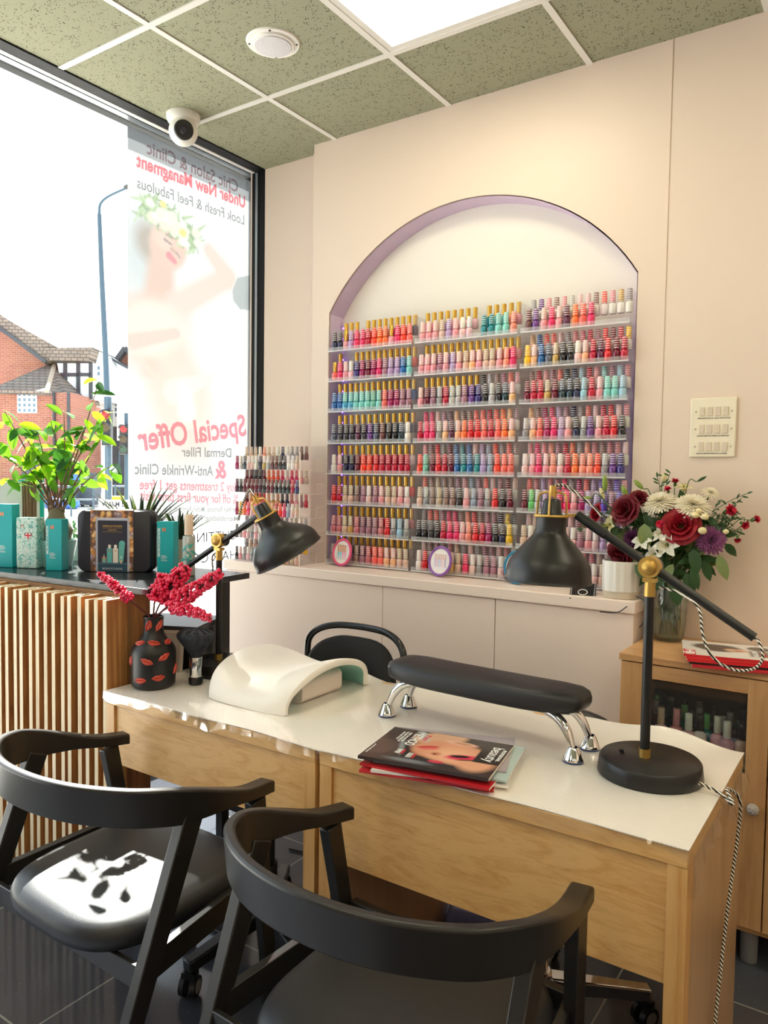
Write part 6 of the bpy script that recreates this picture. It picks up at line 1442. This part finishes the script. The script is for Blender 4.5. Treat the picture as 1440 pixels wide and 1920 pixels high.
# greenery
t = thing('bouquet_greenery', 'dark green leaves and sprigs filling the bouquet above the glass vase', 'foliage', fv)
gs = [G(), G()]; rr = random.Random(21)
for k in range(150):
    px, py = rr.uniform(1150, 1360), rr.uniform(950, 1075); 
    if ((px - 1255)/115)**2 + ((py - 1010)/75)**2 > 1: continue
    q = PY(px, py, rr.uniform(2.69, 2.79)) - fv; gs[0 if rr.random() < .85 else 1].leaf(q, (rr.uniform(-1, 1), rr.uniform(-.8, .1), rr.uniform(-.8, .5)), (rr.uniform(-.4, .4), -1, .6), rr.uniform(.05, .085), rr.uniform(.022, .036), .2, .2)
for (px, py, y, dx, dz, L, W, k) in ((1208, 982, 2.655, .15, -1, .085, .05, 1), (1190, 1060, 2.65, .9, -.4, .10, .055, 0), (1175, 1058, 2.65, -.9, -.5, .06, .04, 0), (1262, 1058, 2.655, -.5, -1, .07, .034, 1), (1347, 1040, 2.68, .4, -1, .085, .036, 1), (1320, 1050, 2.68, .35, -1, .07, .03, 0), (1298, 1060, 2.66, .3, -1, .08, .03, 0), (1240, 1070, 2.66, -.2, -1, .07, .04, 0), (1268, 1085, 2.665, .1, -1, .09, .045, 0), (1285, 1075, 2.67, .5, -1, .07, .04, 0), (1160, 990, 2.68, -.5, -.6, .07, .022, 0), (1225, 1040, 2.67, -.4, -.7, .06, .03, 0), (1300, 1030, 2.66, .2, -.8, .08, .04, 0)):
    q = PY(px, py, y) - fv; gs[k].leaf(q, (dx, -.25, dz), (0, -1, .4), L, W, .25, .2, 6)
for k in range(12):                           # fine sprigs towards the wall side
    e = PY(rr.uniform(1345, 1395), rr.uniform(925, 1000), rr.uniform(2.70, 2.77)) - fv; b = PY(1320, 1010, 2.71) - fv; gs[0].tube([b, b.lerp(e, .5) + Vector((0, 0, .01)), e], .0009, 5, 4)
    for j in range(14):
        q = b.lerp(e, .35 + .65*j/14); gs[0].leaf(q, (rr.uniform(-.3, 1), rr.uniform(-.5, .5), rr.uniform(-.5, 1)), (0, -1, .3), .013, .005, .1)
for (pa, pb) in (((1240, 930), (1231, 888)), ((1245, 925), (1257, 885)), ((1335, 960), (1404, 924)), ((1330, 975), (1404, 975)), ((1350, 985), (1388, 1000)), ((1120, 940), (1090, 992)), ((1130, 960), (1085, 1000))):
    a_ = PY(*pa, 2.72) - fv; b_ = PY(*pb, 2.73) - fv; gs[0].tube([a_, a_.lerp(b_, .5) + Vector((0, 0, .006)), b_], .0011, 5, 4)
    for j in range(5): gs[0].leaf(a_.lerp(b_, .4 + .14*j), (rr.uniform(-1, 1), -.3, rr.uniform(-.2, 1)), (0, -1, .3), .020, .007, .2)
for k in range(16):
    an = 2*PI*k/16; gs[0].tube([(.030*math.cos(an*3), .030*math.sin(an*3), .02), (.02*math.cos(an), .02*math.sin(an), .15), (.044*math.cos(an + .3), .044*math.sin(an + .3), .235), (.075*math.cos(an + .4), .06*math.sin(an + .4) - .01, .30)], .0022, 6, 4)
for k in range(14):                          # leaves hanging in the water
    an = 2.4*k; gs[0].leaf((.03*math.cos(an), .03*math.sin(an), .10 + .006*k), (math.cos(an)*.3, math.sin(an)*.3, -1), (math.cos(an), math.sin(an), 0), .05, .022, .1)
g = gs[0]; b_ = len(g.v); g.v += gs[1].v; g.f += [tuple(b_ + i for i in f) for f in gs[1].f]; g.mi += [1]*len(gs[1].f)
g.build('foliage', [M_LEAFD, M_LEAFL], t, ang=80)
# ================================================================= THE STREET OUTSIDE
GZ = -0.10
struct(G().box(-70, GX - .08, -30, 70, GZ - .2, GZ).build('street_ground', mat('pale_paving', (196, 192, 186), .85, bump=(3, .2, .02))), 'pale street and pavement outside')
cr_ = Vector((RW[0][0], RW[1][0], 0)).normalized(); cf_ = Vector((RW[0][2], RW[1][2], 0)).normalized(); rzs = math.atan2(cr_.y, cr_.x)
def street(name, label, cat, dep, px=100, group=None):
    o = PD(px, 960, dep); s = dep/FPX; hz = 861 + .0143*(px + 1400)
    b = PD(px, hz, dep); t = thing(name, label, cat, (b.x, b.y, GZ), rzs, group)
    def XZ(x, y): return ((x - px)*s, H - GZ - (y - (861 + .0143*(x + 1400)))*s)
    return t, XZ, s
a = NT('red_brick'); a.pr('a85038', .85); v = a.tex('Object'); br = a.n('ShaderNodeTexBrick'); br.inputs['Scale'].default_value = 1.0; br.inputs['Brick Width'].default_value = .30; br.inputs['Row Height'].default_value = .10; br.inputs['Mortar Size'].default_value = .008
mp = a.n('ShaderNodeMapping'); mp.inputs['Rotation'].default_value = (PI/2, 0, 0); a.l(v, mp.inputs[0]); a.l(mp.outputs[0], br.inputs['Vector'])
br.inputs['Color1'].default_value = rgb('96604f'); br.inputs['Color2'].default_value = rgb('885446'); br.inputs['Mortar'].default_value = rgb('b08a78'); a.l(br.outputs[0], a.p.inputs['Base Color']); M_BRICK = a.m
a = NT('roof_tiles'); a.pr('8a7a70', .8); v = a.tex('Object'); br = a.n('ShaderNodeTexBrick'); br.inputs['Scale'].default_value = 1.0; br.inputs['Brick Width'].default_value = .30; br.inputs['Row Height'].default_value = .17; br.inputs['Mortar Size'].default_value = .022
mp = a.n('ShaderNodeMapping'); mp.inputs['Rotation'].default_value = (PI/2, 0, 0); a.l(v, mp.inputs[0]); a.l(mp.outputs[0], br.inputs['Vector'])
br.inputs['Color1'].default_value = rgb('84776c'); br.inputs['Color2'].default_value = rgb('746860'); br.inputs['Mortar'].default_value = rgb('4c443e'); a.l(br.outputs[0], a.p.inputs['Base Color']); M_ROOF = a.m
M_STUCCO = mat('white_render', (232, 236, 236), .8); M_TIMBER = mat('dark_timber', (58, 62, 68), .7); M_SASH = mat('white_sash', (240, 244, 246), .5); M_HGLASS = mat('house_glass', (96, 120, 138), .15); M_SHOP = mat('dark_shopfront', (74, 78, 84), .5)
def poly_slab(XZ, pts, y0, y1): return [(XZ(*p)[0], XZ(*p)[1]) for p in pts]
def slab(t, XZ, pts, y0, y1, name, m): return G().prism([XZ(*p) for p in pts], 'y', y0, y1).build(name, m, t, ang=20)
def hwin(t, XZ, x0, y0, x1, y1, yy, cols=4, rows=3):
    (a0, b1), (a1, b0) = XZ(x0, y0), XZ(x1, y1); w = G().box(a0, a1, yy - .08, yy + .05, b0, b1).build('window', M_SASH, t)
    cw, rh = (a1 - a0)/cols, (b1 - b0)/rows; g = G()
    for i in range(cols):
        for j in range(rows): g.box(a0 + cw*i + .05, a0 + cw*(i + 1) - .05, yy - .085, yy - .07, b0 + rh*j + .05, b0 + rh*(j + 1) - .05)
    g.build('panes', M_HGLASS, w)
t, XZ, s = street('house', 'red brick house with tiled gable, dormer and hipped bay across the street', 'house', 37, 60)
slab(t, XZ, [(-90, 560), (0, 620), (30, 640), (75, 672), (75, 945), (-90, 945)], 2.0, 8.0, 'gable_wall', M_BRICK)
slab(t, XZ, [(-90, 535), (0, 595), (40, 618), (95, 648), (98, 655), (76, 676), (0, 622), (-90, 562)], .9, 8.2, 'main_roof', M_ROOF)
slab(t, XZ, [(-90, 558), (0, 618), (74, 672), (72, 680), (0, 626), (-90, 566)], .8, 2.2, 'barge_board', M_TIMBER)
slab(t, XZ, [(26, 742), (152, 742), (152, 945), (26, 945)], -1.2, 2.0, 'bay_wall', M_BRICK)
A_, B_, C__ = XZ(16, 738), XZ(118, 742), XZ(156, 748); ap = XZ(72, 668)
G().add([(A_[0], -1.7, A_[1]), (B_[0], -1.7, B_[1]), (C__[0], 2.2, C__[1]), (A_[0], 2.2, A_[1]), (ap[0], 2.0, ap[1]), (A_[0], -1.7, A_[1] - .15), (B_[0], -1.7, B_[1] - .15), (C__[0], 2.2, C__[1] - .15), (A_[0], 2.2, A_[1] - .15)],
        [(0, 1, 4), (1, 2, 4), (2, 3, 4), (3, 0, 4), (0, 5, 6, 1), (1, 6, 7, 2), (2, 7, 8, 3), (3, 8, 5, 0), (5, 8, 7, 6)]).build('bay_roof', M_ROOF, t, ang=10)
h0 = Vector((B_[0], -1.72, B_[1])); h1 = Vector((ap[0], 2.0, ap[1])); G().tube([h0, h1], .11, 8).build('hip_ridge', mat('ridge_tile', (168, 152, 134), .8), t)
slab(t, XZ, [(88, 672), (155, 672), (155, 745), (100, 745)], 1.2, 7.0, 'dormer', M_STUCCO)
g = G(); 
for (pa, pb) in (((105, 673), (105, 745)), ((130, 673), (130, 745)), ((154, 673), (154, 745)), ((96, 698), (155, 698)), ((88, 673), (155, 673))):
    (xa, za), (xb, zb) = XZ(*pa), XZ(*pb); g.bar((xa, 1.15, za), (xb, 1.15, zb), .16, .12, (0, 1, 0))
g.build('timber_frame', M_TIMBER, t)
slab(t, XZ, [(66, 650), (164, 649), (157, 674), (86, 674)], .7, 7.2, 'dormer_roof', M_ROOF)
slab(t, XZ, [(199, 800), (208, 800), (208, 940), (172, 940), (172, 815), (199, 815)], 4.0, 8.5, 'yard_wall', M_SHOP)
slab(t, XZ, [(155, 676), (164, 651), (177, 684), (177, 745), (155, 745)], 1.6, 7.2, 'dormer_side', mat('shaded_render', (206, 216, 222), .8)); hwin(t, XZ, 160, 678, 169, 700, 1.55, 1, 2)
slab(t, XZ, [(164, 655), (207, 678), (207, 690), (199, 684), (199, 820), (172, 820), (172, 668)], 3.5, 9.0, 'rear_wing', M_STUCCO); slab(t, XZ, [(164, 652), (207, 676), (207, 681), (164, 658)], 3.2, 9.0, 'wing_roof', M_TIMBER)
hwin(t, XZ, 57, 741, 92, 779, -1.2, 4, 4)
for (x0, y0, x1, y1, m) in ((135, 845, 140, 890, M_SASH), (64, 860, 94, 915, M_SHOP), (40, 810, 96, 816, M_SHOP)): slab(t, XZ, [(x0, y0), (x1, y0), (x1, y1), (x0, y1)], -1.28, -1.19, 'door' if y1 > 900 else 'trim_board', m)
for x in (122, 148): slab(t, XZ, [(x, 742), (x + 3, 742), (x + 3, 940), (x, 940)], -1.36, -1.2, 'drain_pipe', M_TIMBER)
t, XZ, s = street('building', 'white rendered corner building with dark shopfront beyond the lamp post', 'building', 41, 220)
slab(t, XZ, [(209, 715), (330, 715), (330, 800), (209, 800)], 0, 8, 'upper_wall', M_STUCCO); slab(t, XZ, [(209, 800), (330, 800), (330, 940), (209, 940)], .1, 8, 'shopfront', M_SHOP)
slab(t, XZ, [(209, 694), (236, 655), (275, 700), (275, 716), (209, 716)], .2, 7, 'gable', M_BRICK); g = G()
for (pa, pb) in (((210, 692), (237, 655)), ((237, 655), (277, 702)), ((212, 716), (240, 690))):
    (xa, za), (xb, zb) = XZ(*pa), XZ(*pb); g.bar((xa, 0, za), (xb, 0, zb), .22, .5, (0, 1, 0))
g.build('barge_board', M_TIMBER, t); slab(t, XZ, [(226, 654), (252, 654), (250, 690), (222, 690)], 3, 4.2, 'chimney', mat('old_chimney', (150, 138, 126), .85)); slab(t, XZ, [(209, 712), (330, 712), (330, 718), (209, 718)], -.25, .1, 'cornice', M_STUCCO)
hwin(t, XZ, 215, 744, 240, 784, 0, 3, 4); hwin(t, XZ, 250, 744, 275, 784, 0, 3, 4); slab(t, XZ, [(222, 845), (300, 845), (300, 925), (222, 925)], 0, .12, 'shop_window', M_HGLASS)
M_POST = mat('post_blue_grey', (52, 76, 92), .5)
t, XZ, s = street('street_lamp', 'tall slender street lamp post with a bent arm outside the window', 'street lamp', 20, 197)
pts = [(XZ(203, 925)[0], 0, 0), (XZ(201, 740)[0], 0, XZ(201, 740)[1]), (XZ(192, 520)[0], 0, XZ(192, 520)[1]), (XZ(188, 410)[0], 0, XZ(188, 410)[1]), (XZ(190, 392)[0], 0, XZ(190, 392)[1]), (XZ(205, 378)[0], 0, XZ(205, 378)[1]), (XZ(240, 362)[0], 0, XZ(240, 362)[1])]
G().tube(pts[:4], [.09, .075, .062, .05], 12, 6).build('post', M_POST, t); G().tube(pts[3:], [.035, .03, .028], 8, 6).build('arm', M_POST, t); x, z = XZ(243, 361); G().ball((x + .2, 0, z), .22, 14, 8, (1.6, .7, .4)).build('lantern', M_DARK, t)
def signal(label, px0, px1, y0, y1, dep):
    t, XZ, s = street('traffic_light', label, 'traffic light', dep, (px0 + px1)/2, 'traffic lights outside'); (a0, b1), (a1, b0) = XZ(px0, y0), XZ(px1, y1)
    G().box(a0, a1, -.1, .1, b0, b1).build('housing', M_DARK, t, bev=.02); G().tube([((a0 + a1)/2, .12, 0), ((a0 + a1)/2, .12, b1 + .3)], .055, 10).build('pole', M_POST, t)
    h = (b1 - b0)/3
    for k, c in enumerate(((40, 70, 50), (70, 56, 30), (150, 40, 40))):
        l = G().cyl(((a0 + a1)/2, -.12, b0 + h*(k + .5)), ((a0 + a1)/2, -.1, b0 + h*(k + .5)), h*.36, seg=18).build('lens', mat('signal_lens_%d' % k, c, .3), t); G().tube([((a0 + a1)/2 + h*.4*math.cos(q), -.2, b0 + h*(k + .5) + h*.4*math.sin(q)) for q in np.linspace(.2, PI - .2, 9)], .02, 6).build('hood', M_DARK, l)
signal('black traffic light half hidden behind the ficus leaves and lamp post', 193, 210, 768, 836, 18)
signal('second black traffic light close beside the window banner edge', 226, 243, 796, 852, 20)
t, XZ, s = street('guard_railing', 'grey pedestrian guard railing along the far kerb', 'railing', 25, 150)
g = G()
for y in (912, 937): 
    (x0, z0), (x1, z1) = XZ(40, y), XZ(330, y); g.tube([(x0, 0, z0), (x1, 0, z1)], .03, 8)
g.build('rail', M_POST, t)
for px in (48, 92, 133, 175, 216, 258): x, z = XZ(px, 908); G().tube([(x, 0, 0), (x, 0, z)], .035, 8).build('post', M_POST, t)
t, XZ, s = street('street_sign', 'white street name sign reading WALM LANE on short posts', 'sign', 12, 215)
(x0, z1), (x1, z0) = XZ(184, 937), XZ(262, 955); G().box(x0, x1, 0, .03, z0, z1).build('board', M_WHITE, t, bev=.004); text('lettering', 'WALM LANE', .11, M_BLACKTXT, t, axes(((x0 + x1)/2 - .0, -.002, (z0 + z1)/2), (1, 0, 0), (0, 0, 1), (0, -1, 0)), .001, .002, width=(x1 - x0)*.84)
for x in (x0 + .06, x1 - .06): G().box(x - .02, x + .02, .03, .07, 0, z1).build('post', M_DARK, t)
def bin_(label, px0, px1, y0, dep, lidc):
    t, XZ, s = street('wheelie_bin', label, 'bin', dep, (px0 + px1)/2, 'bins across the street'); (a0, b1), (a1, _) = XZ(px0, y0), XZ(px1, y0)
    G().hexa([(a0 + .08, -.5, .08), (a1 - .08, -.5, .08), (a1 - .08, .5, .08), (a0 + .08, .5, .08)], [(a0, -.55, b1 - .15), (a1, -.55, b1 - .15), (a1, .55, b1 - .15), (a0, .55, b1 - .15)]).build('body', mat('bin_grey', (72, 82, 92), .5), t, bev=.03)
    G().hexa([(a0 - .03, -.6, b1 - .15), (a1 + .03, -.6, b1 - .15), (a1 + .03, .6, b1 - .15), (a0 - .03, .6, b1 - .15)], [(a0 + .05, -.4, b1 + .05), (a1 - .05, -.4, b1 + .05), (a1 - .05, .5, b1 + .1), (a0 + .05, .5, b1 + .1)]).build('lid', mat('bin_lid_%s' % lidc, lidc, .5), t, bev=.03)
    for x in (a0 + .15, a1 - .15): G().cyl((x - .05, -.4, .09), (x + .05, -.4, .09), .09, seg=14).build('wheel', M_DARK, t)
bin_('grey wheelie bin with blue lid in front of the brick house', 126, 152, 893, 33, '4a78b0'); bin_('dark grey wheelie bin beside the blue-lidded one', 155, 184, 890, 33.5, '3c444c')
for i, (px, label) in enumerate(((98, 'blue rubbish bag lying before the brick house'), (133, 'blue rubbish bag beside the blue-lidded bin'))):
    t, XZ, s = street('rubbish_bag', label, 'rubbish bag', 31, px, 'blue rubbish bags'); G().ball((0, 0, .22), .30, 18, 12, (1.2, .9, .8)).lathe([(.02, .44), (.06, .50), (.02, .47)], 10).build('bag', mat('bag_blue', (60, 110, 190), .4, bump=(6, .8, .1)), t)
t, XZ, s = street('grit_bin', 'small yellow bin on the pavement by the aloe tips', 'bin', 22, 219); G().box(-.12, .12, -.2, .2, 0, .78).build('body', mat('yellow_plastic', (236, 200, 30), .5), t, bev=.03); G().box(-.14, .14, -.22, .22, .78, .85).build('lid', MATS['yellow_plastic'], t, bev=.02)
